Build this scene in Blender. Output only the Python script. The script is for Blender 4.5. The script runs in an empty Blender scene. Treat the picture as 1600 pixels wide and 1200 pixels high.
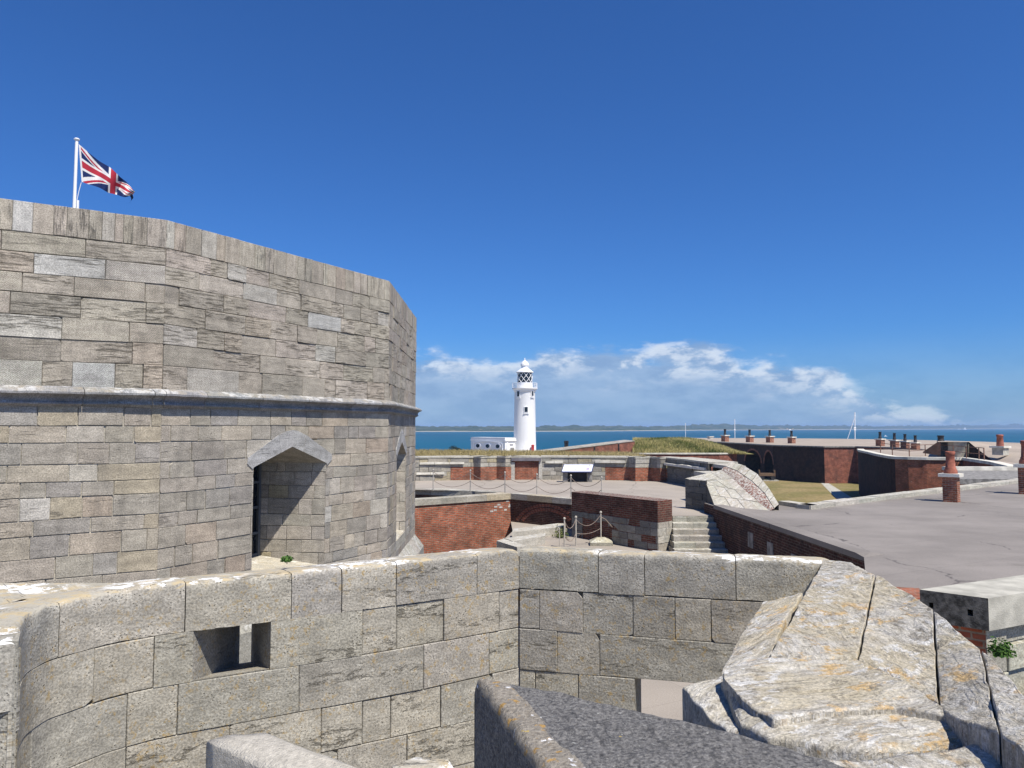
import bpy, math, random
from mathutils import Vector, noise
R = math.radians
C = bpy.context.scene
COL = C.collection

# ---------------------------------------------------------------- camera, sky, sun
F, PITCH = 1170.0, math.atan(68/1170)
cd = bpy.data.cameras.new('camera'); cam = bpy.data.objects.new('camera', cd); COL.objects.link(cam)
cam.location = (0, 0, 0); cam.rotation_euler = (R(90)+PITCH, 0, 0)
cd.sensor_fit = 'HORIZONTAL'; cd.sensor_width = 36; cd.lens = 36*F/1600
cd.clip_start = .05; cd.clip_end = 60000
C.camera = cam
SUN_AZ, SUN_EL = R(-49.5), R(58)          # azimuth from +X, counter-clockwise
sv = Vector((math.cos(SUN_AZ)*math.cos(SUN_EL), math.sin(SUN_AZ)*math.cos(SUN_EL), math.sin(SUN_EL)))
sl = bpy.data.lights.new('sun', 'SUN'); sl.energy = 5.0; sl.angle = R(.53); sl.color = (1, .94, .84)
so = bpy.data.objects.new('sun', sl); COL.objects.link(so)
so.rotation_euler = sv.to_track_quat('Z', 'Y').to_euler()
C.view_settings.view_transform = 'Standard'; C.view_settings.look = 'None'
C.view_settings.gamma = 1; C.view_settings.exposure = 0.36
C.cycles.max_bounces = 6; C.cycles.diffuse_bounces = 3; C.cycles.volume_bounces = 0
C.cycles.use_denoising = True


class NT:
    """tiny node-tree helper"""
    def __init__(s, nt): s.t = nt; nt.nodes.clear()
    def n(s, typ, ins=None, **kw):
        nd = s.t.nodes.new(typ)
        for k, v in kw.items(): setattr(nd, k, v)
        for k, v in (ins or {}).items():
            if isinstance(v, tuple) and len(v) == 2 and hasattr(v[0], 'outputs'): s.t.links.new(v[0].outputs[v[1]], nd.inputs[k])
            elif hasattr(v, 'outputs'): s.t.links.new(v.outputs[0], nd.inputs[k])
            else: nd.inputs[k].default_value = v
        return nd
    def m(s, op, a, b=None, c=None, clamp=False):
        d = {0: a}
        if b is not None: d[1] = b
        if c is not None: d[2] = c
        return s.n('ShaderNodeMath', d, operation=op, use_clamp=clamp)
    def mix(s, f, a, b, bt='MIX'):
        nd = s.t.nodes.new('ShaderNodeMix'); nd.data_type = 'RGBA'; nd.blend_type = bt
        for i, v in ((0, f), (6, a), (7, b)):
            if isinstance(v, tuple) and len(v) == 2 and hasattr(v[0], 'outputs'): s.t.links.new(v[0].outputs[v[1]], nd.inputs[i])
            elif hasattr(v, 'outputs'): s.t.links.new(v.outputs[2 if v.bl_idname == 'ShaderNodeMix' else 0], nd.inputs[i])
            elif isinstance(v, (int, float)): nd.inputs[i].default_value = v
            else: nd.inputs[i].default_value = tuple(v)+(1,) if len(v) == 3 else v
        return nd
    def o(s, mixnode): return (mixnode, 2)
    def smooth(s, v, a, b, lo=0., hi=1.):
        nd = s.t.nodes.new('ShaderNodeMapRange'); nd.interpolation_type = 'SMOOTHSTEP'
        s.t.links.new(v[0].outputs[v[1]] if isinstance(v, tuple) else v.outputs[0], nd.inputs[0])
        for i, x in ((1, a), (2, b), (3, lo), (4, hi)): nd.inputs[i].default_value = x
        return nd
    def noise(s, vec, scale, detail=4, rough=.55, dist=0.):
        return s.n('ShaderNodeTexNoise', {'Vector': vec, 'Scale': scale, 'Detail': detail, 'Roughness': rough, 'Distortion': dist})
    def scl(s, vec, sc):
        return s.n('ShaderNodeMapping', {'Vector': vec, 'Scale': sc})


w = bpy.data.worlds.new('World'); C.world = w; w.use_nodes = True
N = NT(w.node_tree)
sky = N.n('ShaderNodeTexSky', sky_type='NISHITA'); sky.sun_disc = False
sky.sun_elevation = SUN_EL; sky.sun_rotation = R(90)-SUN_AZ
sky.air_density = 1.0; sky.dust_density = 0.35; sky.ozone_density = 3.0
skyc = N.mix(1.0, sky, (.30, .625, 1.12), 'MULTIPLY')
bg1 = N.n('ShaderNodeBackground', {'Color': (skyc, 2), 'Strength': .086})
tc = N.n('ShaderNodeTexCoord'); sep = N.n('ShaderNodeSeparateXYZ', {0: (tc, 'Generated')})
az = N.m('ARCTAN2', (sep, 'X'), (sep, 'Y')); el = N.m('ARCSINE', (sep, 'Z'))
cv = N.n('ShaderNodeCombineXYZ', {0: N.m('MULTIPLY', az, 9.), 1: N.m('MULTIPLY', el, 24.), 2: 3.7})
cv2 = N.n('ShaderNodeCombineXYZ', {0: N.m('MULTIPLY', az, 17.), 1: N.m('MULTIPLY', el, 34.), 2: 9.1})
n1 = N.noise(cv, 1.0, 7, .6, .15); n2 = N.noise(cv2, 1.15, 6, .6, .2)
# cloud-bank top falls away to the right of the view, and thins out behind
ramp = N.smooth(az, .22, .60, .108, .008)
ramp2 = N.m('MINIMUM', ramp, N.smooth(az, -1.2, -.2, .05, .105))
top = N.m('ADD', ramp2, N.m('MULTIPLY', N.m('SUBTRACT', n1, .5), .10))
dens = N.smooth(N.m('SUBTRACT', top, el), -.006, .02)
bank = N.m('MAXIMUM', N.m('MULTIPLY', dens, N.smooth(el, -.01, .05, .72, .88)), N.smooth(el, .0, .13, .62, .0))
depth = N.smooth(N.m('SUBTRACT', top, el), .004, .06, 1., 0.)
wht = N.m('MULTIPLY', N.smooth(n2, .42, .58), N.m('MULTIPLY', depth, N.smooth(N.m('SUBTRACT', top, el), -.004, .008)))
n3 = N.noise(cv, 1.7, 6, .6)
base_ = N.mix(N.smooth(n3, .35, .65), (.24, .365, .58), (.315, .445, .65))
ccol = N.mix(wht, base_, (.72, .78, .86))
bg2 = N.n('ShaderNodeBackground', {'Color': (ccol, 2), 'Strength': .86})
mx = N.n('ShaderNodeMixShader', {0: bank, 1: bg1, 2: bg2})
N.n('ShaderNodeOutputWorld', {0: mx})

# ---------------------------------------------------------------- helpers
cp, sp = math.cos(PITCH), math.sin(PITCH)
def ray(px, py):
    u, v = (px-800)/F, (600-py)/F
    return Vector((u, cp-v*sp, sp+v*cp))
def PY(px, py, Y): r = ray(px, py); return r*(Y/r.y)
def PZ(px, py, z): r = ray(px, py); return r*(z/r.z)
def XY(px, py, z): p = PZ(px, py, z); return (p.x, p.y)

def tag(o, label=None, cat=None, group=None, kind=None):
    if label: o['label'] = label
    if cat: o['category'] = cat
    if group: o['group'] = group
    if kind: o['kind'] = kind
    return o
def thing(name, label, cat, loc=(0, 0, 0), group=None, rz=0):
    o = bpy.data.objects.new(name, None); COL.objects.link(o); o.location = loc; o.rotation_euler = (0, 0, rz)
    o.empty_display_size = .1
    return tag(o, label, cat, group)

class MB:
    def __init__(s): s.v = []; s.f = []; s.uv = []; s.c = []
    def face(s, pts, uv=None, col=(.5, .5, .5)):
        b = len(s.v); s.v += [tuple(p) for p in pts]; s.f.append(tuple(range(b, b+len(pts))))
        if uv is None:
            p0, p1, p2 = Vector(pts[0]), Vector(pts[1]), Vector(pts[2])
            n = (p1-p0).cross(p2-p0)
            if n.length > 0: n.normalize()
            if abs(n.z) > .8: uv = [(p[0], p[1]) for p in pts]
            else:
                h = Vector((-n.y, n.x, 0))
                if h.length < 1e-6: h = Vector((1, 0, 0))
                h.normalize(); uv = [(h.x*p[0]+h.y*p[1], p[2]) for p in pts]
        s.uv.append(uv); s.c.append(col)
    def grid(s, rows, col=(.5, .5, .5), uvs=None, close=False):
        b = len(s.v); nr, nc = len(rows), len(rows[0])
        for r_ in rows: s.v += [tuple(p) for p in r_]
        for i in range(nr-1):
            for j in range(nc-1 if not close else nc):
                k = (j+1) % nc
                s.f.append((b+i*nc+j, b+i*nc+k, b+(i+1)*nc+k, b+(i+1)*nc+j))
                if uvs: s.uv.append([uvs[i][j], uvs[i][k], uvs[i+1][k], uvs[i+1][j]])
                else: s.uv.append([(rows[a][q][0]+rows[a][q][1], rows[a][q][2]) for a, q in ((i, j), (i, k), (i+1, k), (i+1, j))])
                s.c.append(col)
    def box(s, x0, x1, y0, y1, z0, z1, col=(.5, .5, .5)):
        s.prism([(x0, y0), (x1, y0), (x1, y1), (x0, y1)], z0, z1, col)
    def prism(s, pl, z0, z1, col=(.5, .5, .5), bottom=True):
        """plan polygon, counter-clockwise; z0, z1 numbers or per-vertex lists"""
        n = len(pl); za = z0 if isinstance(z0, (list, tuple)) else [z0]*n; zb = z1 if isinstance(z1, (list, tuple)) else [z1]*n
        u = 0
        for i in range(n):
            j = (i+1) % n; L = math.hypot(pl[j][0]-pl[i][0], pl[j][1]-pl[i][1])
            s.face([(*pl[i], za[i]), (*pl[j], za[j]), (*pl[j], zb[j]), (*pl[i], zb[i])],
                   [(u, za[i]), (u+L, za[j]), (u+L, zb[j]), (u, zb[i])], col)
            u += L
        s.face([(*p, z) for p, z in zip(pl, zb)], [tuple(p) for p in pl], col)
        if bottom: s.face([(*p, z) for p, z in reversed(list(zip(pl, za)))], [tuple(p) for p in reversed(pl)], col)
    def obox(s, c, dx, dy, z0, z1, a, col=(.5, .5, .5)):
        ca, sa = math.cos(a), math.sin(a)
        s.prism([(c[0]+x*ca-y*sa, c[1]+x*sa+y*ca) for x, y in ((-dx, -dy), (dx, -dy), (dx, dy), (-dx, dy))], z0, z1, col)
    def tube(s, pts, r, n=8, col=(.5, .5, .5)):
        pts = [Vector(p) for p in pts]; rows = []
        for i, p in enumerate(pts):
            d = (pts[min(i+1, len(pts)-1)]-pts[max(i-1, 0)]).normalized()
            a = d.cross(Vector((0, 0, 1)) if abs(d.z) < .9 else Vector((1, 0, 0))).normalized(); b = d.cross(a)
            rr = r[i] if isinstance(r, (list, tuple)) else r
            rows.append([p+(a*math.cos(t)+b*math.sin(t))*rr for t in [2*math.pi*k/n for k in range(n)]])
        s.grid(rows, col, close=True)
        s.face(rows[0], None, col); s.face(list(reversed(rows[-1])), None, col)
    def lathe(s, c, prof, n=32, col=(.5, .5, .5), a0=0, a1=2*math.pi):
        rows = [[(c[0]+r*math.cos(2*math.pi*k/n), c[1]+r*math.sin(2*math.pi*k/n), c[2]+z) for k in range(n)] for r, z in prof]
        uvs = [[(2*math.pi*k/n*max(prof[0][0], .3), z) for k in range(n)] for r, z in prof]
        s.grid(rows, col, uvs, close=True)
        if prof[-1][0] > .001: s.face(rows[-1], None, col)
    def build(s, name, mat, parent=None, smooth=False, merge=False):
        me = bpy.data.meshes.new(name); me.from_pydata(s.v, [], s.f)
        ul = me.uv_layers.new(name='UVMap'); fl = [c for f in s.uv for q in f for c in q]
        ul.data.foreach_set('uv', fl)
        ca = me.color_attributes.new('blk', 'FLOAT_COLOR', 'CORNER'); cl = []
        for f, c in zip(s.f, s.c): cl += list((*c[:3], 1.) if len(c) < 4 else c)*len(f)
        ca.data.foreach_set('color', cl)
        me.materials.append(mat)
        if merge:
            import bmesh
            bm = bmesh.new(); bm.from_mesh(me); bmesh.ops.remove_doubles(bm, verts=bm.verts, dist=.0005)
            bmesh.ops.recalc_face_normals(bm, faces=bm.faces); bm.to_mesh(me); bm.free()
        if smooth: me.shade_smooth()
        o = bpy.data.objects.new(name, me); COL.objects.link(o)
        if parent:
            o.parent = parent
            if parent.parent is None:
                o.matrix_parent_inverse = parent_inv(parent)
            else: o.matrix_parent_inverse = Matrix.Identity(4)
        return o
from mathutils import Matrix
def parent_inv(p):
    """vertices are written in world coordinates, so undo the parent's placement"""
    if p.type != 'EMPTY': return Matrix.Identity(4)
    return (Matrix.Translation(p.location) @ p.rotation_euler.to_matrix().to_4x4()).inverted()
def local(o):
    o.matrix_parent_inverse = Matrix.Identity(4); return o
def dup(root, loc, rz, label=None, scale=None):
    r_ = root.copy(); COL.objects.link(r_); r_.location = loc; r_.rotation_euler = (0, 0, rz)
    if scale: r_.scale = (scale,)*3
    if label: r_['label'] = label
    for ch in list(root.children):
        c = ch.copy(); COL.objects.link(c); c.parent = r_
        for g in list(ch.children):
            d = g.copy(); COL.objects.link(d); d.parent = c
    return r_

# 2-D convex clipping, for blocks round openings
def half(poly, a, b, keep_left=True):
    out = []; n = len(poly)
    def sd(p): return ((b[0]-a[0])*(p[1]-a[1])-(b[1]-a[1])*(p[0]-a[0]))*(1 if keep_left else -1)
    for i in range(n):
        p, q = poly[i], poly[(i+1) % n]; sp_, sq = sd(p), sd(q)
        if sp_ >= 0: out.append(p)
        if (sp_ > 1e-9 and sq < -1e-9) or (sp_ < -1e-9 and sq > 1e-9):
            t = sp_/(sp_-sq); out.append((p[0]+t*(q[0]-p[0]), p[1]+t*(q[1]-p[1])))
    return out
def area(p):
    return abs(sum(p[i][0]*p[(i+1) % len(p)][1]-p[(i+1) % len(p)][0]*p[i][1] for i in range(len(p))))/2
def minus(poly, hole):
    """poly minus convex hole (ccw)"""
    cur = poly
    for i in range(len(hole)):
        cur = half(cur, hole[i], hole[(i+1) % len(hole)], True)
        if len(cur) < 3: return [poly]
    if area(cur) < 1e-5: return [poly]
    res = []; cur = poly
    for i in range(len(hole)):
        a, b = hole[i], hole[(i+1) % len(hole)]
        out = half(cur, a, b, False)
        if len(out) > 2 and area(out) > 2e-4: res.append(out)
        cur = half(cur, a, b, True)
        if len(cur) < 3: break
    return res
def line_pf(p0, p1):
    d = Vector((p1[0]-p0[0], p1[1]-p0[1])); L = d.length; d.normalize(); n = Vector((d.y, -d.x))
    def f(u, z, dd): return (p0[0]+d.x*u+n.x*dd, p0[1]+d.y*u+n.y*dd, z)
    return f, L
def path_pf(pts):
    P = [Vector(p) for p in pts]; S = [0]
    for a, b in zip(P, P[1:]): S.append(S[-1]+(b-a).length)
    nv = []
    for i in range(len(P)):
        d = (P[min(i+1, len(P)-1)]-P[max(i-1, 0)]).normalized(); nv.append(Vector((d.y, -d.x)))
    def f(u, z, dd):
        u = max(0, min(S[-1]-1e-6, u)); i = 0
        while i < len(S)-2 and u > S[i+1]: i += 1
        t = (u-S[i])/(S[i+1]-S[i]); p = P[i].lerp(P[i+1], t); n = nv[i].lerp(nv[i+1], t).normalized()
        return (p.x+n.x*dd, p.y+n.y*dd, z)
    return f, S[-1], S
def jit(c, rng, a=.03):
    k = 1+rng.uniform(-a, a)*2.2
    return tuple(max(0, x*k*(1+rng.uniform(-a, a)*.35)) for x in c)
def masonry(mb, pf_, u0, u1, ztop, courses, lens, rng, pal, gap=.006, holes=(), dvar=.006, breaks=(), cham=.006,
            rec=.018, mort=None, joints=None, flat=False):
    zoff = u1*1.7+ztop; rec = max(rec, dvar+.022)
    def pf(u, zz, d):
        k = min(1, max(0, (ztop-zz)/.1))
        return pf_(u, zz+k*.016*noise.noise((u*.8, zz*1.6, zoff))*(0 if flat else 1), d+.006*noise.noise((u*1.3, zz*1.3, 5+zoff)))
    z = ztop
    for ci, h in enumerate(courses):
        za, zb = z-h, z; z = za
        if joints and ci < len(joints) and joints[ci]: cuts = [u0]+[j for j in joints[ci] if u0 < j < u1]+[u1]
        else:
            cuts = [u0]; u = u0+rng.uniform(*lens)*rng.uniform(.4, 1)
            while u < u1-.12: cuts.append(u); u += rng.uniform(*lens)*(1 if rng.random() > .2 else .6)
            cuts.append(u1)
        for a, b in zip(cuts, cuts[1:]):
            if b-a < .03: continue
            col = (*jit(rng.choices([p[0] for p in pal], [p[1] for p in pal])[0], rng), rng.random())
            g = gap*.5*rng.uniform(.7, 1.5)
            rect = [(a+g, za+g), (b-g, za+g), (b-g, zb-g), (a+g, zb-g)]
            if not flat: rect = [(p[0]+rng.uniform(-1, 1)*gap*.45, p[1]+rng.uniform(-1, 1)*gap*.45) for p in rect]
            if not flat and rng.random() < .22 and b-a > .2 and h > .15:
                ci_ = rng.randrange(4); P0, Pp, Pn = rect[ci_], rect[ci_-1], rect[(ci_+1) % 4]; c1_, c2_ = rng.uniform(.012, .05), rng.uniform(.012, .04)
                def tw(A_, B_, d_): l_ = math.hypot(B_[0]-A_[0], B_[1]-A_[1]); return (A_[0]+(B_[0]-A_[0])*d_/l_, A_[1]+(B_[1]-A_[1])*d_/l_)
                rect = rect[:ci_]+[tw(P0, Pp, c1_), tw(P0, Pn, c2_)]+rect[ci_+1:]
            polys = [rect]
            for h_ in holes: polys = [q for p in polys for q in minus(p, h_)]
            d = rng.uniform(-dvar, dvar)
            for p in polys:
                whole = p is rect and len(rect) == 4
                inner = p
                if whole and cham:
                    cxx = sum(q[0] for q in p)/4; czz = sum(q[1] for q in p)/4
                    inner = [(q[0]+math.copysign(cham, cxx-q[0]), q[1]+math.copysign(cham, czz-q[1])) for q in p]
                    for i in range(4):
                        j = (i+1) % 4; segs = [p[i], p[j]]; si = [inner[i], inner[j]]
                        bs = [x for x in breaks if min(p[i][0], p[j][0]) < x < max(p[i][0], p[j][0])]
                        if p[j][0] < p[i][0]: bs = bs[::-1]
                        def at(s0, s1, x): t = (x-s0[0])/(s1[0]-s0[0]) if abs(s1[0]-s0[0]) > 1e-6 else 0; t = max(0, min(1, t)); return (s0[0]+(s1[0]-s0[0])*t, s0[1]+(s1[1]-s0[1])*t)
                        ol = [p[i]]+[at(p[i], p[j], x) for x in bs]+[p[j]]; il = [inner[i]]+[at(inner[i], inner[j], x) for x in bs]+[inner[j]]
                        for k in range(len(ol)-1):
                            o1, o2, i1, i2 = ol[k], ol[k+1], il[k], il[k+1]
                            mb.face([pf(*o1, d-cham), pf(*o2, d-cham), pf(*i2, d), pf(*i1, d)], [o1, o2, i2, i1], col)
                            mb.face([pf(*o1, -rec), pf(*o2, -rec), pf(*o2, d-cham), pf(*o1, d-cham)], [o1, o2, o2, o1], col)
                pieces = [inner]
                for x in breaks:
                    nx = []
                    for q in pieces:
                        if min(t[0] for t in q) < x < max(t[0] for t in q):
                            nx += [half(q, (x, -9), (x, 9), True), half(q, (x, -9), (x, 9), False)]
                        else: nx.append(q)
                    pieces = [q for q in nx if len(q) > 2]
                for q in pieces: mb.face([pf(*t, d) for t in q], q, col)
                if not (whole and cham):
                    for i in range(len(p)):
                        q1, q2 = p[i], p[(i+1) % len(p)]
                        xs_ = sorted([x for x in breaks if min(q1[0], q2[0]) < x < max(q1[0], q2[0])], reverse=q2[0] < q1[0])
                        ch_ = [q1]+[(x, q1[1]+(q2[1]-q1[1])*(x-q1[0])/(q2[0]-q1[0])) for x in xs_]+[q2]
                        for o1, o2 in zip(ch_, ch_[1:]): mb.face([pf(*o1, -rec), pf(*o2, -rec), pf(*o2, d), pf(*o1, d)], [o1, o2, o2, o1], col)
    # mortar bed
    bedd = dvar+.013
    mort = mort or (.3, .29, .26)
    bed = [[(u0, z), (u1, z), (u1, ztop), (u0, ztop)]]
    for h_ in holes: bed = [q for p in bed for q in minus(p, h_)]
    for x in breaks:
        nx = []
        for q in bed:
            if min(t[0] for t in q) < x < max(t[0] for t in q):
                nx += [half(q, (x, -9), (x, 9), True), half(q, (x, -9), (x, 9), False)]
            else: nx.append(q)
        bed = [q for q in nx if len(q) > 2]
    for q in bed: mb.face([pf_(*t, -bedd) for t in q], q, (*mort, .5))
def prism2(mb, pf, poly, d0, d1, col=(.5, .5, .5, .5)):
    mb.face([pf(*p, d1) for p in poly], poly, col)
    for i in range(len(poly)):
        a, b = poly[i], poly[(i+1) % len(poly)]
        mb.face([pf(*a, d0), pf(*b, d0), pf(*b, d1), pf(*a, d1)], [a, b, b, a], col)

# ---------------------------------------------------------------- materials
MATS = {}
def mat(name, fn, rough=.9, spec=.25):
    m = bpy.data.materials.new(name); m.use_nodes = True; n = NT(m.node_tree)
    b = n.n('ShaderNodeBsdfPrincipled', {'Roughness': rough}); b.inputs['Specular IOR Level'].default_value = spec
    n.n('ShaderNodeOutputMaterial', {0: b})
    r_ = fn(n, b)
    if isinstance(r_, tuple) and not hasattr(r_[0], 'outputs'): b.inputs['Base Color'].default_value = (*r_, 1)
    elif r_ is not None:
        n.t.links.new(r_[0].outputs[r_[1]] if isinstance(r_, tuple) else r_.outputs[2 if r_.bl_idname == 'ShaderNodeMix' else 0], b.inputs['Base Color'])
    MATS[name] = m; return m
def bump(n, b, h, dist, strength=1.):
    bp = n.n('ShaderNodeBump', {'Height': h, 'Distance': dist, 'Strength': strength})
    n.t.links.new(bp.outputs[0], b.inputs['Normal']); return bp
def plain(name, c, rough=.8, var=.12, scale=3., spec=.25, bumpd=0., bs=30.):
    def f(n, b):
        t = n.n('ShaderNodeTexCoord'); a = n.noise((t, 'Object'), scale, 5)
        v = n.smooth(a, .3, .7, 1-var, 1+var)
        if bumpd: bump(n, b, n.noise((t, 'Object'), bs, 5), bumpd)
        return n.mix(1., c, v, 'MULTIPLY')
    return mat(name, f, rough, spec)

def ashlar(name, coarse=1., bed=.6, tool=.0, pits=.5, lich=0., top=0., fine=1., dirt=.25, bdist=.012, bsc=(3., 26.), thr=.50, band=(1., 6.)):
    """stone blocks: 'blk' rgb is the stone's own colour, alpha a random number per block; uv in metres"""
    def f(n, b):
        at = n.n('ShaderNodeVertexColor', layer_name='blk')
        t = n.n('ShaderNodeTexCoord'); uv = (t, 'UV'); ob = (t, 'Object')
        rnd = (at, 'Alpha')
        off = n.n('ShaderNodeCombineXYZ', {0: n.m('MULTIPLY', rnd, 31.), 1: n.m('MULTIPLY', rnd, 17.), 2: 0.})
        ouv = n.n('ShaderNodeVectorMath', {0: uv, 1: off}, operation='ADD')
        big = n.noise(ob, 1.3*coarse, 4); mid = n.noise(ouv, 7*coarse, 5, .6); fin = n.noise(ouv, 55*fine, 4, .65)
        beds = n.noise(n.scl(ouv, (*bsc, 1)), 1.4*coarse, 6, .68, .3)
        crack = n.m('MULTIPLY', n.smooth(beds, .50, .64), n.smooth(n.noise(n.scl(ouv, (*band, 1)), 1.3, 3, .5), thr, thr+.13))
        tone = n.smooth(n.noise(n.scl(ouv, (bsc[0]*.5, bsc[1]*.45, 1)), 1.2, 4, .6), .3, .7, .86, 1.12)
        bedm = n.m('MULTIPLY', crack, n.m('MULTIPLY', n.smooth(rnd, .25, .7), bed))
        c = n.mix(1., (at, 'Color'), n.smooth(big, .25, .75, .86, 1.14), 'MULTIPLY')
        c = n.mix(1., c, tone, 'MULTIPLY')
        c = n.mix(1., c, n.smooth(mid, .25, .75, .80, 1.18), 'MULTIPLY')
        c = n.mix(1., c, n.smooth(fin, .34, .66, .68, 1.27), 'MULTIPLY')
        c = n.mix(n.m('MULTIPLY', n.smooth(n.noise(ob, .9, 6, .65), .52, .72), dirt), c, (.10, .095, .085))
        c = n.mix(n.m('MULTIPLY', bedm, .36), c, (.09, .08, .066))
        stk = n.smooth(n.noise(n.scl(uv, (4.5, .55, 1)), 1., 5, .6), .52, .72)
        c = n.mix(n.m('MULTIPLY', stk, .28), c, (.14, .13, .115))
        pv = n.n('ShaderNodeTexVoronoi', {'Vector': ouv, 'Scale': 42*fine}); pit = n.m('MULTIPLY', n.smooth((pv, 'Distance'), .10, .26, 1., 0.), n.smooth(mid, .5, .62))
        c = n.mix(n.m('MULTIPLY', pit, .5*pits), c, (.06, .05, .04))
        if lich:
            l1 = n.noise(ob, 24, 6, .75); l2 = n.noise(ob, 3.1, 4)
            lm = n.m('MULTIPLY', n.smooth(l1, .545, .61), n.smooth(l2, .38, .6))
            c = n.mix(n.m('MULTIPLY', lm, .7*lich), c, (.34, .235, .085))
            l3 = n.noise(ob, 38, 4, .6); l3m = n.m('MULTIPLY', n.smooth(l3, .6, .65), n.smooth(n.noise(ob, 2.2, 3), .42, .6))
            c = n.mix(n.m('MULTIPLY', l3m, .5*lich), c, (.55, .54, .48))
        if top:                                     # lichen that grows on upward faces
            g = n.n('ShaderNodeNewGeometry'); gs = n.n('ShaderNodeSeparateXYZ', {0: (g, 'True Normal')})
            up = n.smooth((gs, 'Z'), .25, .8)
            tb = n.mix(n.smooth(n.noise(ob, 9, 5, .7), .45, .6), (.40, .37, .30), (.47, .38, .23))
            c = n.mix(n.m('MULTIPLY', up, n.smooth(n.noise(ob, 5, 5, .65), .4, .55, .25 if top > .4 else .0, .9 if top > .4 else .3)), c, tb)
            wm = n.m('MULTIPLY', n.m('MULTIPLY', up, n.smooth(n.noise(ob, 8.5, 7, .7), .50, .53)), n.smooth(n.noise(ob, 1.7, 2), .46, .54))
            c = n.mix(n.m('MULTIPLY', wm, top), c, (.80, .80, .78))
        h = n.m('ADD', n.m('MULTIPLY', fin, .22), n.m('MULTIPLY', mid, .45))
        h = n.m('SUBTRACT', h, n.m('MULTIPLY', bedm, .9))
        h = n.m('SUBTRACT', h, n.m('MULTIPLY', pit, pits))
        if tool:
            rot = n.n('ShaderNodeMapping', {'Vector': ouv, 'Rotation': (0, 0, R(38))})
            wv = n.n('ShaderNodeTexWave', {'Vector': rot, 'Scale': 15., 'Distortion': 1.6, 'Detail': 1.5, 'Detail Scale': 2.}, bands_direction='Y')
            tm = n.m('MULTIPLY', n.smooth(rnd, .42, .5, 1., 0.), tool)
            h = n.m('ADD', h, n.m('MULTIPLY', n.m('MULTIPLY', wv, tm), .16))
            c = n.mix(n.m('MULTIPLY', n.m('MULTIPLY', n.smooth(wv, .3, .0), tm), .12), c, (.12, .11, .09))
        bump(n, b, h, bdist)
        return c
    return mat(name, f, .92, .2)
ashlar('keep_upper', 1., 1.0, 1.0, .4, 0, 0, 1., .12, .020, (2.6, 22.), .40, (.8, 3.5))
ashlar('keep_coping', 1., .7, .3, .4, 0, 0, 1., .15, .018, (24., 2.), .42, (4., .8))
ashlar('keep_lower', 1.1, .55, 0, .6, 0, 0, 1., .10, .014, (3., 18.), .50)
ashlar('parapet_stone', 1., 1.0, 0, 0.8, 1.0, 0, 1.3, .16, .020, (8., 26.), .53, (.7, 5.))
ashlar('coping_stone', 1., .8, 0, 0.8, 1.0, 1., 1.3, .12, .020, (8., 26.), .55, (.7, 5.))
ashlar('mid_stone', 1.2, .3, 0, .5, .5, .30, .7, .35, .02)
ashlar('string_stone', 1.5, .6, 0, .5, .1, .35, .8, .25, .014)

def brick(name, c1, c2, cm, blot=(.05, .04, .035), blotf=.5, effl=.3, mortar=.012, effc=(.6, .57, .5), w=.225, h=.075, top=0.):
    def f(n, b):
        t = n.n('ShaderNodeTexCoord'); uv = (t, 'UV'); ob = (t, 'Object')
        wob = n.n('ShaderNodeVectorMath', {0: uv, 1: n.n('ShaderNodeVectorMath', {0: (n.noise(ob, 6, 2), 'Color'), 1: (.012, .012, 0)}, operation='MULTIPLY')}, operation='ADD')
        br = n.n('ShaderNodeTexBrick', {'Vector': wob, 'Color1': (*c1, 1), 'Color2': (*c2, 1), 'Mortar': (*cm, 1), 'Scale': 1., 'Mortar Size': mortar, 'Mortar Smooth': .2, 'Bias': 0., 'Brick Width': w, 'Row Height': h})
        c = n.mix(1., (br, 'Color'), n.smooth(n.noise(ob, 2.2, 5, .6), .25, .75, .66, 1.34), 'MULTIPLY')
        c = n.mix(1., c, n.smooth(n.noise(n.scl(uv, (4, 14, 1)), 1., 3), .3, .7, .75, 1.22), 'MULTIPLY')
        c = n.mix(n.m('MULTIPLY', n.smooth(n.noise(ob, .7, 6, .7), .46, .68), blotf), c, blot)
        ef = n.m('MULTIPLY', n.smooth(n.noise(ob, 5, 6, .75), .6, .68), effl)
        c = n.mix(ef, c, effc)
        if top:
            g = n.n('ShaderNodeNewGeometry'); gs = n.n('ShaderNodeSeparateXYZ', {0: (g, 'True Normal')})
            up = n.smooth((gs, 'Z'), .2, .7)
            c = n.mix(n.m('MULTIPLY', n.m('MULTIPLY', up, n.smooth(n.noise(ob, 13, 6, .75), .47, .55)), top), c, (.62, .60, .54))
        h_ = n.m('ADD', n.m('MULTIPLY', (br, 'Fac'), -.7), n.m('MULTIPLY', n.noise(ob, 25, 4), .5))
        bump(n, b, h_, .012)
        return c
    return mat(name, f, .93, .15)
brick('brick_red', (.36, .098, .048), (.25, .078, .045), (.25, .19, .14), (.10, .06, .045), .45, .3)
brick('brick_shade', (.085, .033, .026), (.05, .024, .021), (.12, .09, .07), (.03, .025, .025), .6, .25)  # brick for shaded walls, their shade deepened in the colour
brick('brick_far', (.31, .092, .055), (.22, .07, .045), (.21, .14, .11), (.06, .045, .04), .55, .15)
brick('brick_far_shade', (.06, .028, .024), (.045, .025, .022), (.06, .045, .038), (.022, .022, .024), .7, .05)  # shaded copy of the far brick, shade put into its colour
brick('brick_mid_shade', (.155, .05, .034), (.10, .037, .028), (.17, .13, .10), (.06, .04, .035), .45, .15, top=.35)  # brick darkened to carry the shade on the stair parapet's front
brick('brick_slope', (.30, .105, .07), (.21, .08, .06), (.26, .2, .16), (.25, .22, .18), .5, .8, .014, (.72, .70, .66), top=.9)
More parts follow.
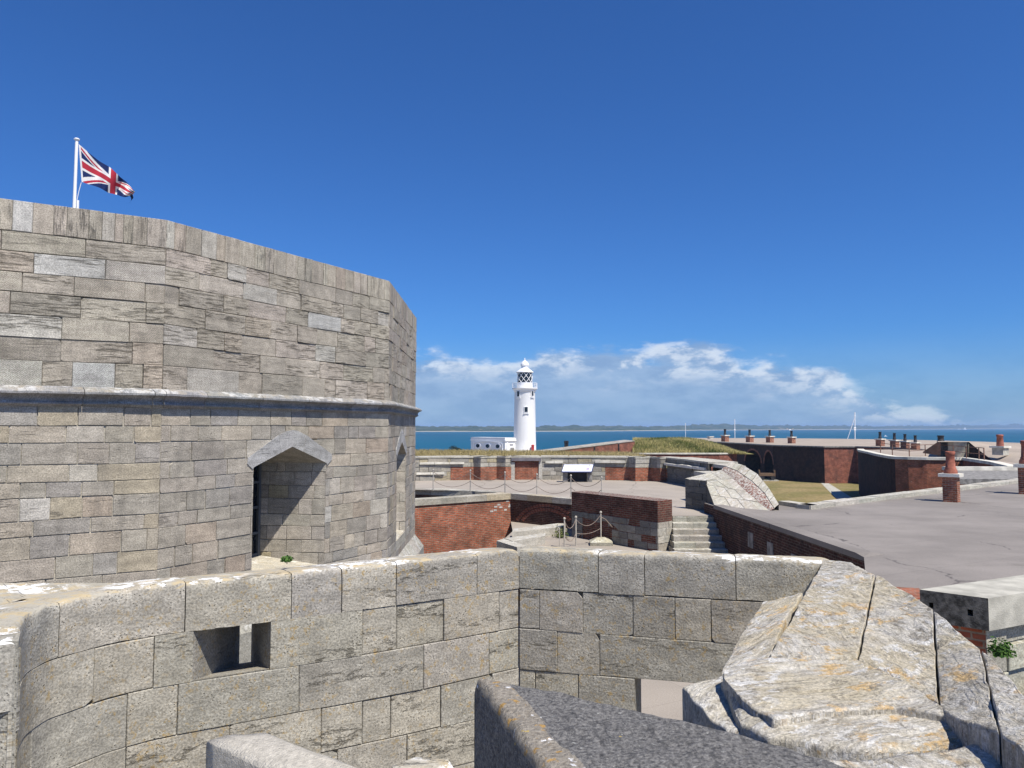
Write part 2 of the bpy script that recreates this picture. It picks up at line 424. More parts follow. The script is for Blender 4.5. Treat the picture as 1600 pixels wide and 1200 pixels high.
brick('brick_chimney', (.36, .12, .065), (.24, .08, .05), (.34, .25, .19), (.12, .07, .05), .25, .2)

def asphalt(name, c, crack=1., patch=.18):
    def f(n, b):
        t = n.n('ShaderNodeTexCoord'); ob = (t, 'Object')
        c_ = n.mix(1., c, n.smooth(n.noise(ob, .35, 5, .6), .25, .75, 1-patch, 1+patch), 'MULTIPLY')
        c_ = n.mix(1., c_, n.smooth(n.noise(ob, 40, 4, .7), .3, .7, .86, 1.14), 'MULTIPLY')
        br_ = n.n('ShaderNodeTexBrick', {'Vector': n.n('ShaderNodeMapping', {'Vector': ob, 'Rotation': (0, 0, R(-28))}), 'Color1': (.9, .9, .9, 1), 'Color2': (1.06, 1.06, 1.06, 1), 'Mortar': (.72, .72, .72, 1), 'Scale': 1., 'Mortar Size': .012, 'Brick Width': 5.5, 'Row Height': 2.3})
        c_ = n.mix(.55, c_, n.mix(1., c_, (br_, 'Color'), 'MULTIPLY'))
        sp2 = n.smooth(n.noise(ob, 1.3, 7, .75), .60, .70); c_ = n.mix(n.m('MULTIPLY', sp2, .3), c_, (c[0]*.55, c[1]*.55, c[2]*.5))
        st = n.smooth(n.noise(n.scl(ob, (.25, 1.6, 1)), .8, 5, .65), .5, .75)
        c_ = n.mix(n.m('MULTIPLY', st, .35), c_, (c[0]*.66, c[1]*.66, c[2]*.66))
        wp = n.n('ShaderNodeVectorMath', {0: ob, 1: n.n('ShaderNodeVectorMath', {0: (n.noise(ob, .9, 4), 'Color'), 1: (1.3, 1.3, 0)}, operation='MULTIPLY')}, operation='ADD')
        vo = n.n('ShaderNodeTexVoronoi', {'Vector': n.scl(wp, (1, .55, 1)), 'Scale': .23}, feature='DISTANCE_TO_EDGE')
        ck = n.m('MULTIPLY', n.smooth((vo, 'Distance'), .0, .0085, 1., 0.), n.smooth(n.noise(ob, .5, 2), .44, .52))
        c_ = n.mix(n.m('MULTIPLY', ck, .8*crack), c_, (.045, .04, .04))
        bump(n, b, n.noise(ob, 60, 4), .006)
        return c_
    return mat(name, f, .9, .2)
asphalt('asphalt', (.228, .206, .186), .9); asphalt('asphalt_pale', (.335, .295, .25), .7, .10)
asphalt('gravel_roof', (.35, .295, .24), .3, .12)

def lichen_rock(n, b):
    t = n.n('ShaderNodeTexCoord'); ob = (t, 'Object'); uv = (t, 'UV')
    wv_ = n.n('ShaderNodeVectorMath', {0: uv, 1: n.n('ShaderNodeVectorMath', {0: (n.noise(ob, 2.5, 3), 'Color'), 1: (.12, .12, 0)}, operation='MULTIPLY')}, operation='ADD')
    g = n.scl(wv_, (9, 3.2, 1)); g2 = n.scl(wv_, (38, 7, 1))
    st = n.noise(g, 1.2, 7, .72, .2); st2 = n.noise(g2, 1.2, 6, .7, .2); m1 = n.noise(ob, 3.2, 6, .62); f1 = n.noise(ob, 80, 5, .75)
    ter = n.noise(n.scl(wv_, (6, 1.5, 1)), 1.5, 5, .7)
    c = n.mix(n.smooth(st, .36, .62), (.35, .318, .262), (.56, .52, .43))
    c = n.mix(n.smooth(st2, .42, .62), c, (.60, .57, .51))
    c = n.mix(n.m('MULTIPLY', n.smooth(n.noise(ob, 1.7, 4, .6), .46, .58), .5), c, (.52, .44, .28))
    om = n.m('MULTIPLY', n.smooth(n.noise(n.scl(wv_, (6, 3.2, 1)), 1.7, 7, .75), .52, .60), n.smooth(n.noise(ob, 1.9, 4, .6), .46, .56))
    c = n.mix(n.m('MULTIPLY', om, .8), c, (.60, .40, .17))
    wm = n.m('MULTIPLY', n.smooth(n.noise(n.scl(wv_, (6, 3.8, 1)), 2.2, 7, .74), .53, .56), n.smooth(n.noise(ob, 2.4, 3), .44, .54))
    c = n.mix(n.m('MULTIPLY', wm, .8), c, (.70, .69, .66))
    c = n.mix(n.m('MULTIPLY', n.smooth(st2, .42, .32), .6), c, (.13, .115, .095))
    c = n.mix(n.m('MULTIPLY', n.smooth(n.noise(ob, 15, 6, .78), .54, .62), .6), c, (.16, .145, .12))
    c = n.mix(1., c, n.smooth(f1, .3, .7, .68, 1.3), 'MULTIPLY')
    at = n.n('ShaderNodeVertexColor', layer_name='blk')
    c = n.mix((at, 'Alpha'), c, (.06, .055, .05))
    stp_ = n.m('SNAP', ter, .045)
    h = n.m('ADD', n.m('ADD', n.m('MULTIPLY', st, .8), n.m('MULTIPLY', stp_, 3.)), n.m('ADD', n.m('MULTIPLY', st2, .9), n.m('MULTIPLY', f1, .35)))
    bump(n, b, h, .022)
    return c
mat('lichen_rock', lichen_rock, .92, .2)
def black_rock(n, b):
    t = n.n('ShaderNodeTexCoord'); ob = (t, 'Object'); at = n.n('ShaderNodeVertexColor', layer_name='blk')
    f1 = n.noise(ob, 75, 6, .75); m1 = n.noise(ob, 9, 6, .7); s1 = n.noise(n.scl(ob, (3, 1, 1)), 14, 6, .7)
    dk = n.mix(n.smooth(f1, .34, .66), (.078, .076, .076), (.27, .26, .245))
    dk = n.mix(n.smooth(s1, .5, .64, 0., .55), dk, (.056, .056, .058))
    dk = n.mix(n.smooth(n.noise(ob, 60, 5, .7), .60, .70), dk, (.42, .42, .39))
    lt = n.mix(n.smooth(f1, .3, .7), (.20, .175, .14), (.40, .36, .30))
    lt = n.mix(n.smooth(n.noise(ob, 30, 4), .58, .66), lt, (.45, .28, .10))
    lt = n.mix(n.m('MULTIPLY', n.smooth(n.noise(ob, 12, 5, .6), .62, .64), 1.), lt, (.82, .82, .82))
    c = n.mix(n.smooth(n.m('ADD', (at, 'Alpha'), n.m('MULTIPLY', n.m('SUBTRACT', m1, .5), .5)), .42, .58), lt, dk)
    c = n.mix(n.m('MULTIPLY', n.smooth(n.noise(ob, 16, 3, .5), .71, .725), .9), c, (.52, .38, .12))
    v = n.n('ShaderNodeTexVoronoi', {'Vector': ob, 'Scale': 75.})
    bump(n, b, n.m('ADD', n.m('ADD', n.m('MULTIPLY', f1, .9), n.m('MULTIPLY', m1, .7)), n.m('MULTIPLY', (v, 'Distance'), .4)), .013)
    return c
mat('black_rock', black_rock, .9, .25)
plain('pale_stone', (.44, .41, .35), .9, .16, 45, .2, .008, 110)
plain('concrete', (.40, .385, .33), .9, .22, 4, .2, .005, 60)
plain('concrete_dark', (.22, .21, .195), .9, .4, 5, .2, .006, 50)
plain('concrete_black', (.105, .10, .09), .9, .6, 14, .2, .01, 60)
plain('kerb_white', (.62, .59, .51), .9, .22, 1.6, .2, .01, 20)
def whitep(n, b):
    t = n.n('ShaderNodeTexCoord'); ob = (t, 'Object')
    k = n.smooth(n.noise(n.scl(ob, (1.2, 1.2, .10)), 1., 6, .65), .5, .72)
    c = n.mix(n.m('MULTIPLY', k, .35), (.76, .76, .75), (.56, .53, .47))
    return n.mix(n.m('MULTIPLY', n.smooth(n.noise(ob, 1.6, 5, .7), .62, .68), .3), c, (.50, .42, .34))
mat('white_paint', whitep, .6, .3)
plain('white_trim', (.82, .82, .82), .5, .02, .5, .3)
plain('post_white', (.42, .39, .34), .7, .2, 6, .2)
plain('rope', (.24, .19, .16), .9, .2, 20)
plain('iron_black', (.03, .03, .033), .6, .3, 5)
plain('iron_rust', (.20, .115, .085), .8, .3, 5)
plain('terracotta', (.30, .105, .07), .8, .3, 7, .25, .004, 30)
plain('void_shade', (.02, .02, .022), .95, .1, 2)
plain('glass_dark', (.012, .016, .022), .12, .1, 2, .5)
plain('frame_grey', (.10, .11, .12), .6, .1, 4)
plain('wood', (.16, .105, .065), .85, .35, 12)
plain('red_paint', (.42, .04, .035), .5, .1, 3)
plain('car_white', (.72, .72, .73), .3, .03, 1, .5)
plain('tyre', (.03, .03, .03), .8)
plain('slate', (.16, .15, .165), .8, .2, 3)
plain('boat_white', (.8, .8, .8), .5, .03, 1)
plain('board_white', (.74, .76, .84), .4, .04, 2, .4)
plain('board_ink', (.16, .17, .24), .5)
plain('board_purple', (.22, .10, .26), .5)
plain('board_frame', (.05, .06, .13), .5)
plain('flag_ground', (.5, .5, .5), .8)
def flagm(n, b):
    at = n.n('ShaderNodeVertexColor', layer_name='blk'); b.inputs['Transmission Weight'].default_value = 0
    t = n.n('ShaderNodeTexCoord'); wv = n.noise(n.scl((t, 'UV'), (60, 60, 1)), 3, 2)
    return n.mix(1., (at, 'Color'), n.smooth(wv, .3, .7, .9, 1.1), 'MULTIPLY')
mat('flag_cloth', flagm, .85, .1)
def leafm(name, ca, cb):
    def f(n, b):
        at = n.n('ShaderNodeVertexColor', layer_name='blk')
        return n.mix((at, 'Alpha'), ca, cb)
    return mat(name, f, .8, .15)
leafm('leaf_green', (.028, .075, .015), (.085, .16, .035)); leafm('bush_green', (.06, .085, .025), (.17, .18, .07))
leafm('dry_grass', (.20, .165, .065), (.42, .34, .17)); leafm('mound_grass', (.075, .105, .025), (.46, .39, .17)); leafm('tree_dark', (.02, .035, .014), (.05, .065, .03))
def groundm(name, a, c2, sc=.25, s2=3.):
    def f(n, b):
        t = n.n('ShaderNodeTexCoord'); ob = (t, 'Object')
        c = n.mix(n.smooth(n.noise(ob, sc, 6, .6), .38, .62), a, c2)
        c = n.mix(1., c, n.smooth(n.noise(ob, s2, 5, .7), .3, .7, .75, 1.25), 'MULTIPLY')
        bump(n, b, n.noise(ob, s2*2, 5), .1)
        return c
    return mat(name, f, .95, .1)
groundm('lawn', (.25, .195, .095), (.17, .15, .06), .16, 2.5)
groundm('mound_soil', (.16, .165, .05), (.25, .22, .09), .4, 4)
groundm('dry_soil', (.27, .215, .11), (.20, .18, .08), .3, 3)
groundm('shingle', (.40, .36, .29), (.33, .30, .24), .1, 2)
def seam(n, b):
    t = n.n('ShaderNodeTexCoord'); ob = (t, 'Object')
    c = n.mix(n.smooth(n.noise(n.scl(ob, (.004, .0012, 1)), 1., 5, .6), .35, .65), (.004, .066, .120), (.007, .088, .15))
    c = n.mix(n.smooth(n.noise(n.scl(ob, (.05, .12, 1)), 1., 6, .7), .5, .8, 0, .35), c, (.02, .15, .26))
    bump(n, b, n.noise(n.scl(ob, (.3, .55, 1)), 1., 6, .7), .6, 1.)
    return c
mat('sea_water', seam, .5, .12)
def hillm(n, b):
    t = n.n('ShaderNodeTexCoord'); ob = (t, 'Object'); at = n.n('ShaderNodeVertexColor', layer_name='blk')
    c = n.mix(n.smooth(n.noise(n.scl(ob, (.012, .01, .05)), 1., 6, .7), .35, .65), (.022, .045, .024), (.075, .085, .045))
    c = n.mix(n.smooth(n.noise(n.scl(ob, (.03, .02, .02)), 1., 3, .6), .62, .68, 0, .6), c, (.30, .24, .17))
    return n.mix((at, 'Alpha'), c, (.36, .33, .27))
mat('hill_woods', hillm, .95, .05)
M = MATS

# palettes (albedo)
P_UP = [((.365, .33, .27), 5), ((.34, .305, .25), 5), ((.385, .34, .285), 3), ((.30, .272, .225), 2), ((.405, .38, .33), 2), ((.36, .31, .25), 1.6), ((.43, .42, .39), .6)]
P_LO = [((0.340, 0.305, 0.252), 5), ((0.314, 0.285, 0.237), 5), ((0.283, 0.262, 0.230), 3.5), ((0.366, 0.322, 0.257), 4), ((0.402, 0.365, 0.309), 1.6), ((0.345, 0.300, 0.223), .7), ((0.340, 0.285, 0.223), 2), ((0.433, 0.410, 0.361), .4), ((0.268, 0.243, 0.204), 1.2)]
P_JB = [((.40, .365, .305), 4), ((.36, .33, .28), 3), ((.42, .385, .33), 2), ((.385, .335, .23), 1)]
P_FG = [((.345, .322, .272), 5), ((.325, .307, .265), 4), ((.36, .336, .282), 4), ((.31, .293, .255), 1.5)]
P_MID = [((.34, .315, .265), 4), ((.28, .265, .235), 3), ((.40, .38, .33), 3), ((.36, .315, .22), 1)]

# ================================================================ SETTING
def sheet(name, pts, m, z=None):
    mb = MB(); mb.face([(*p, z) if z is not None else p for p in pts]); return tag(mb.build(name, m), kind='structure')
SEA, GRD, TER, CRT, ROOF, WING = -11.0, -7.7, -3.1, -4.2, -2.75, -2.6
sheet('sea', [(-30000, -3000), (30000, -3000), (30000, 30000), (-30000, 30000)], M['sea_water'], SEA)
# shingle spit
mb = MB(); ring = [(-70, -60), (170, -60), (230, 60), (235, 150), (150, 215), (60, 232), (10, 232), (-20, 222), (-40, 190), (-60, 120), (-70, 40)]
cen = (60, 90)
rows = [[(cen[0]+(p[0]-cen[0])*k, cen[1]+(p[1]-cen[1])*k, z) for p in ring] for k, z in ((1.12, SEA-.6), (1.0, GRD), (.0, GRD))]
mb.grid(rows, close=True); tag(mb.build('ground', M['shingle']), kind='structure')
sheet('lawn', [(12, 40), (60, 50), (85, 105), (60, 125), (36, 128), (20, 95), (8, 70)], M['lawn'], GRD+.03)
sheet('path', [XY(1282, 754, GRD+.05), XY(1293, 754, GRD+.05), XY(1342, 784, GRD+.05), XY(1312, 784, GRD+.05)][::-1], M['concrete'], GRD+.05)
# far coast: a strip of land with a wooded, uneven skyline
sh = [(-3000, 1850), (-250, 1900), (180, 2080), (760, 2900), (1640, 3800), (2900, 4900), (4400, 6400), (9000, 9000)]
def shore(t):
    k = t*(len(sh)-1); i = min(int(k), len(sh)-2); f_ = k-i; return Vector(sh[i]).lerp(Vector(sh[i+1]), f_)
mb = MB(); rows = []; nn = 900
prof = [(0, -.5, 1), (14, 1.6, 1), (24, 3., 0), (60, 9, 0), (140, 15, 0), (300, 20, 0), (600, 21, 0)]
for d_, h_, s_ in prof:
    row = []
    for i in range(nn+1):
        t = i/nn; p = shore(t); dist = p.length; n_ = p.normalized()
        q = p+n_*d_*(dist/2000)
        k = dist/2000
        hh = h_*(.6+.4*k)*(1 if h_ < 5 else (.72+.55*noise.noise((q.x*.0016, 3, d_*.01))+.25*noise.noise((q.x*.02, 7, d_*.1))+.16*noise.noise((q.x*.07, 1, d_))))
        row.append((q.x, q.y, SEA+max(-.5, hh)))
    rows.append(row)
b0 = 0
for i in range(len(rows)-1):
    mb.grid([rows[i], rows[i+1]], (.5, .5, .5, 1. if prof[i+1][2] else 0.))
tag(mb.build('hills', M['hill_woods']), kind='structure')

# ================================================================ KEEP
rng = random.Random(11)
LK = 5.33; Cp = Vector((-2.59, 15.7)); AZ = R(61.2)
def dirv(a): return Vector((math.cos(a), math.sin(a)))
Bp = Cp-dirv(AZ)*LK; Ap = Bp-dirv(AZ-R(30))*LK; Zp = Ap-dirv(AZ-R(60))*LK
kp = [Zp, Ap, Bp, Cp]; a_ = AZ+R(30)
while len(kp) < 12: kp.append(kp[-1]+dirv(a_)*LK); a_ += R(30)
kc = sum(kp, Vector((0, 0)))/12
keep = thing('castle_keep', 'many-sided grey stone keep tower with string course and pointed embrasures under the flag', 'tower', (kc.x, kc.y, CRT))
KT = 3.1; UPC = [.43, .27, .28, .28, .31, .30, .31, .37]       # upper courses, coping first
LOC = []; rr = random.Random(5); tot = 0
while tot < 4.6: h_ = rr.choice([.19, .22, .24, .25, .27, .30, .21]); LOC.append(h_); tot += h_
def emb(uc):
    hw = .865
    outer = [(uc-hw, -2.56), (uc+hw, -2.56), (uc+hw, -.66), (uc, -.335), (uc-hw, -.66)]
    band = [[(uc-hw-.02, -.70), (uc-hw, -.66), (uc-.27, -.437), (uc-.33, -.13), (uc-hw-.12, -.50), (uc-hw-.14, -.60)],
            [(uc-.27, -.437), (uc, -.335), (uc+.02, -.045), (uc-.12, -.06), (uc-.33, -.13)],
            [(uc, -.335), (uc+.27, -.437), (uc+.34, -.14), (uc+.13, -.06), (uc+.02, -.045)],
            [(uc+.27, -.437), (uc+hw, -.66), (uc+hw+.02, -.70), (uc+hw+.15, -.60), (uc+hw+.14, -.50), (uc+.34, -.14)]]
    return outer, band, hw
up, lo, uc_ = MB(), MB(), MB()
for i in (1, 2, 3, 4):
    pf, L = line_pf(kp[i], kp[i+1])
    r2 = random.Random(100+i)
    masonry(uc_, pf, 0, L, KT, UPC[:1], (.16, .36), r2, P_UP, .007, dvar=.007)
    masonry(up, pf, 0, L, KT-UPC[0], UPC[1:], (.5, 1.15) if i < 2 else (.38, 1.0), r2, P_UP, .007, dvar=.012, mort=(.16, .145, .12))
    holes = []
    if i in (2, 3):
        uc = L*.49 if i == 2 else L*.42; outer, band, hw = emb(uc); holes = [outer]+band
    masonry(lo, pf, 0, L, .30, LOC, (.3, .72), r2, P_LO, .011, holes, dvar=.006, mort=(.40, .37, .31), cham=.005)
up.build('parapet_wall', M['keep_upper'], keep); uc_.build('coping_course', M['keep_coping'], keep); lo.build('lower_wall', M['keep_lower'], keep)
# far sides and roof of the keep
bk = MB()
for i in list(range(5, 12))+[0]:
    a, b = kp[i], kp[(i+1) % 12]
    bk.face([(*a, -4.4), (*b, -4.4), (*b, KT), (*a, KT)], [(0, 0), (LK, 0), (LK, 7), (0, 7)], (.3, .285, .25, .3))
inn = [kc+(p-kc)*.87 for p in kp]; o2 = [kc+(p-kc)*.9985 for p in kp]
for i in range(12):
    j = (i+1) % 12
    bk.face([(*o2[i], KT-.003), (*o2[j], KT-.003), (*inn[j], KT-.003), (*inn[i], KT-.003)], None, (.33, .31, .26, .4))
    bk.face([(*inn[j], KT-.003), (*inn[j], KT-1.5), (*inn[i], KT-1.5), (*inn[i], KT-.003)], None, (.33, .31, .26, .4))
bk.face([(*p, KT-1.5) for p in inn], None, (.3, .28, .25, .4))
bk.build('roof_deck', M['keep_lower'], keep)
# string course and plinth, mitred round the corners
def around(mb, prof, idx, segs=1, col=(.33, .31, .27, .5), rr=None):
    k = 1/math.cos(R(15))
    for i in idx:
        a, b = kp[i], kp[(i+1) % 12]; na, nb = (a-kc).normalized(), (b-kc).normalized(); n = 14
        cuts = [0]; t = 0
        rg = random.Random(i*7)
        while t < 1: t += rg.uniform(.12, .24); cuts.append(min(1, t))
        for c0, c1 in zip(cuts, cuts[1:]):
            if c1-c0 < .02: continue
            cc = (*jit(col[:3], rg, .05), rg.random())
            e = .0008; c0_, c1_ = c0+e, c1-e; sub = 5; dz = rg.uniform(-.003, .003); rows = []
            for d, z in prof:
                row = []
                for s in range(sub+1):
                    t = c0_+(c1_-c0_)*s/sub; p = a.lerp(b, t); nn_ = (na*(1-t)+nb*t); 
                    off = na*d*k*(1-t)+nb*d*k*t
                    q = p+off; w_ = noise.noise((q.x*6, q.y*6, z*8))*.006
                    row.append((q.x+na.x*w_, q.y+na.y*w_, z+dz+w_))
                rows.append(row)
            mb.grid(rows, cc)
st = MB(); around(st, [(0, .57), (.06, .555), (.135, .525), (.165, .49), (.165, .462), (.145, .452), (.09, .43), (.062, .40), (.055, .365), (.075, .345), (.075, .325), (.0, .285)], (1, 2, 3, 4), col=(.235, .235, .235, .5))
st.build('string_course', M['string_stone'], keep)
pl = MB(); around(pl, [(0, -2.95), (.24, -3.28), (.25, -3.6), (.25, -4.3)], (1, 2, 3, 4))
pl.build('plinth', M['string_stone'], keep)
for i in (2, 3):
    pf, L = line_pf(kp[i], kp[i+1]); uc = L*.49 if i == 2 else L*.42; outer, band, hw = emb(uc); r2 = random.Random(40+i)
    hood = MB()
    for q in band: prism2(hood, pf, q, -.3, .012+r2.uniform(-.004, .006), (*jit((.36, .355, .34), r2), r2.random()))
    hood.build('hood_stones', M['keep_lower'], keep)
    DP, iw = 1.25, .42
    ir, il = pf(uc+iw, 0, -DP), pf(uc-iw, 0, -DP); orr, oll = pf(uc+hw, 0, 0), pf(uc-hw, 0, 0)
    jb = MB()
    jc = [.21, .26, .24, .30, .22, .25, .23, .25]
    p1, l1 = line_pf(ir[:2], orr[:2]); masonry(jb, p1, 0, l1, -.62, jc, (.25, .6), r2, P_JB, .009, dvar=.004, mort=(.30, .28, .24))
    p2, l2 = line_pf(oll[:2], il[:2]); masonry(jb, p2, 0, l2, -.62, jc, (.25, .6), r2, P_JB, .009, dvar=.004, mort=(.30, .28, .24))
    cst = (.31, .29, .25, .5)
    A0, A1, A2 = pf(uc-hw, -.66, 0), pf(uc, -.335, 0), pf(uc+hw, -.66, 0)
    B0, B1, B2 = pf(uc-iw, -.66, -DP), pf(uc, -.50, -DP), pf(uc+iw, -.66, -DP)
    jb.face([A0, A1, B1, B0], None, cst); jb.face([A1, A2, B2, B1], None, cst)
    S0, S1, S2, S3 = pf(uc-hw, -2.56, 0.005), pf(uc+hw, -2.56, 0.005), pf(uc+iw, -2.40, -DP), pf(uc-iw, -2.40, -DP)
    jb.build('embrasure_lining', M['keep_lower'], keep)
    sb = MB(); m0, m1 = Vector(S0).lerp(Vector(S1), .45), Vector(S3).lerp(Vector(S2), .52)
    for q in ([Vector(S0), m0-Vector((.002, .004, 0)), m1-Vector((.002, .004, 0)), Vector(S3)], [m0, Vector(S1), Vector(S2), m1]):
        sb.face([tuple(x) for x in q], None, (.44, .41, .34, .3)); sb.face([(q[0].x, q[0].y, q[0].z), (q[0].x, q[0].y, -2.8), (q[1].x, q[1].y, -2.8), (q[1].x, q[1].y, q[1].z)], None, (.4, .37, .3, .3))
    sb.build('sill', M['string_stone'], keep)
    # window at the back of the embrasure
    wn = MB(); fw = .05
    def bar(mb, u0, u1, z0, z1, d0, d1): prism2(mb, pf, [(u0, z0), (u1, z0), (u1, z1), (u0, z1)], d0, d1)
    for u0, u1 in ((uc-iw, uc-iw+fw), (uc+iw-fw, uc+iw), (uc-.025, uc+.025)): bar(wn, u0, u1, -2.4, -.45, -DP-.03, -DP+.05)
    for z in (-2.40, -2.0, -1.52, -1.05, -.70): bar(wn, uc-iw, uc+iw, z, z+.045, -DP-.03, -DP+.04)
    wo = wn.build('window', M['frame_grey'], keep)
    gl = MB(); gl.face([pf(uc-iw, -2.4, -DP-.01), pf(uc+iw, -2.4, -DP-.01), pf(uc+iw, -.6, -DP-.01), pf(uc, -.45, -DP-.01), pf(uc-iw, -.6, -DP-.01)])
    gl.build('pane', M['glass_dark'], wo)

# flagpole and flag
FY = 18.
pb, pt = PY(116, 340, FY), PY(120, 219, FY)
fp = thing('flagpole', 'white flagpole rising behind the parapet of the stone keep', 'flagpole', (pb.x, pb.y, KT-1.5))
m_ = MB(); m_.tube([(pt.x-.02, pt.y, KT-1.5), tuple(pt)], [.043, .036], 14); m_.build('pole', M['white_trim'], fp, True)
m_ = MB(); m_.lathe((pt.x, pt.y, pt.z), [(.04, -.01), (.065, .01), (.068, .025), (.045, .045), (.01, .052)], 16); m_.build('cap', M['white_trim'], fp, True)
m_ = MB(); m_.tube([PY(127, 285, FY), PY(123, 300, FY), PY(120.5, 312, FY)], .008, 6)
m_.build('halyard', M['white_trim'], fp); m_ = MB(); m_.tube([PY(121.6, 313, FY), PY(121.2, 330, FY)], .03, 6); m_.build('cleat', M['white_trim'], fp)
def union(u, v):                       # u 0..2 along fly, v 0..1 up
    x, y = u-1, v-.5
    ax, ay = abs(x), abs(y)
    W, Bl, Rd = (.72, .70, .68), (.018, .032, .11), (.42, .035, .055)
    if ax < 1/10 or ay < 1/10: return Rd
    if ax < 1/6 or ay < 1/6: return W
    k_ = 1/math.hypot(2, 1); ax_, ay_ = (2*k_ if x > 0 else -2*k_), (k_ if y > 0 else -k_)
    d = ax_*y-ay_*x                        # signed distance from this quadrant's diagonal arm
    if .0 <= d <= 1/15: return Rd
    if -.1 < d < .1: return W
    return Bl
topc = [(123, 225), (139, 239), (156, 252), (172, 262), (184, 272), (194, 282), (203, 290), (211, 299)]
botc = [(127.5, 284), (142, 289), (157, 294), (170, 301), (182, 305), (193, 307), (203, 307), (206, 309)]
def cur(c, t):
    k = t*(len(c)-1); i = min(int(k), len(c)-2); f_ = k-i; return Vector(c[i]).lerp(Vector(c[i+1]), f_)
fb = MB(); NU, NV = 150, 84; rows = []
for j in range(NV+1):
    row = []
    for i in range(NU+1):
        u, v = i/NU, j/NV; p = cur(botc, u).lerp(cur(topc, u), v)
        ph = u*15-v*3.2; amp = .02+.13*u
        py = p.y+1.3*u*math.sin(ph*1.2+1)
        dY = amp*math.sin(ph)+.06*u*math.sin(ph*2.3+v*4)
        row.append(tuple(PY(p.x, py, FY+dY+.25*u)))
    rows.append(row)
b0 = len(fb.v)
for r_ in rows: fb.v += r_
for j in range(NV):
    for i in range(NU):
        fb.f.append((j*(NU+1)+i, j*(NU+1)+i+1, (j+1)*(NU+1)+i+1, (j+1)*(NU+1)+i))
        fb.uv.append([(i/NU, j/NV), ((i+1)/NU, j/NV), ((i+1)/NU, (j+1)/NV), (i/NU, (j+1)/NV)])
        u_ = (i+.5)/NU*2
        fb.c.append((.72, .7, .68) if i < 4 else union(u_, (j+.5)/NV))
for i in range(10):    # the torn, curled fly end
    a, b = i/10, (i+1)/10
    fb.face([PY(202+3*math.sin(a*3), 305+a*12, FY+.3), PY(207+2*math.sin(a*5)-a*2, 305+a*12, FY+.22), PY(207+2*math.sin(b*5)-b*2, 305+b*12, FY+.22), PY(202+3*math.sin(b*3), 305+b*12, FY+.3)], None, (.018, .03, .10))
fo = fb.build('flag', M['flag_cloth'], None, True)
tag(fo, 'red, white and blue crossed flag flying from the white pole', 'flag')

# ================================================================ FOREGROUND PARAPET
ZP = -.945
pp = [XY(x, y, ZP) for x, y in ((29, 1002), (33, 979), (40, 963), (53, 954), (80, 943), (107, 937), (140, 930), (176, 923), (225, 916), (280, 910), (535, 886), (811, 858))]
# smooth the curve a little
def dens_(pts, n=4):
    P = [Vector(p) for p in pts]; out = []
    for i in range(len(P)-1):
        p0, p1, p2, p3 = P[max(i-1, 0)], P[i], P[i+1], P[min(i+2, len(P)-1)]
        k = n if (p2-p1).length < .6 else 1
        for s in range(k):
            t = s/k; out.append(.5*((2*p1)+(p2-p0)*t+(2*p0-5*p1+4*p2-p3)*t*t+(3*p1-p0-3*p2+p3)*t**3) if k > 1 else p1.copy())
    out.append(P[-1]); return out
Lpath = dens_(pp); pfL, LL, SL = path_pf(Lpath)
Rp0, Rp1 = Vector(pp[-1]), Vector(XY(1285, 878, ZP)); Rp1 = Rp0+(Rp1-Rp0)*1.03
pfR, LR = line_pf(Rp0, Rp1)
def u_on(pf, L, px, zz=ZP):
    best = None
    for k in range(401):
        u = L*k/400; p = pf(u, zz, 0); d = abs(p[0]/p[1]-(px-800)/F/ (ray(px, 900).y)); 
        if best is None or d < best[0]: best = (d, u)
    return best[1]
fg = thing('stone_parapet', 'near weathered ashlar parapet bending across the view with a square gun slit in it', 'parapet wall', (0, 5.5, -4.2))
CH = [.305, .30, .305, .30, .30, .31, .30]
jl = [[u_on(pfL, LL, x) for x in c] for c in ((290, 457, 535, 620, 745), (150, 243, 567, 622, 694, 780), (60, 205, 283, 470, 662, 765), (80, 205, 365, 505, 570, 612, 690, 770))]
hA, hB = u_on(pfL, LL, 305), u_on(pfL, LL, 425); hz1, hz0 = ZP-.305, ZP-.605
slit = [(hA, hz0), (hB, hz0), (hB, hz1), (hA, hz1)]
wb = MB(); r2 = random.Random(3)
brk = [s for s in SL[1:-1]]
masonry(wb, pfL, 0, LL, ZP-.305, CH[1:], (.5, 1.0), r2, P_FG, .0035, [slit], dvar=.006, breaks=brk, cham=.005, mort=(.20, .185, .15), joints=jl[1:])
jr = [[u_on(pfR, LR, x) for x in c] for c in ((935, 1007, 1150), (843, 910, 988, 1053, 1111, 1200), (870, 936, 1175), (835, 903, 990))]
oA, oB = u_on(pfR, LR, 990), u_on(pfR, LR, 1150); gap_ = [(oA, ZP-1.9), (oB, ZP-1.9), (oB, ZP-.91), (oA, ZP-.91)]
masonry(wb, pfR, 0, LR, ZP-.305, CH[1:], (.5, 1.0), r2, P_FG, .0035, [gap_], dvar=.006, cham=.005, mort=(.20, .185, .15), joints=jr[1:])
# the return face at the far left
Q1 = Vector(pp[0]); Q0 = Q1+Vector((-2.2, -.05)); pfQ, LQ = line_pf(Q0, Q1)
masonry(wb, pfQ, 0, LQ, ZP-.03, [.36, .42, .34, .36, .3, .3], (.5, .9), r2, P_FG[:3], .006, dvar=.006, mort=(.2, .185, .15))
qa, qb = pfL(.16, 0, 0), pfL(.16, 0, -.2)
wb.prism([(Q1.x-.14, Q1.y-.004), (Q1.x+.003, Q1.y-.004), (qa[0]+.002, qa[1]), (qb[0], qb[1])], -4.2, ZP+.001, (.30, .285, .24, .2))
wb.build('wall_face', M['parapet_stone'], fg)
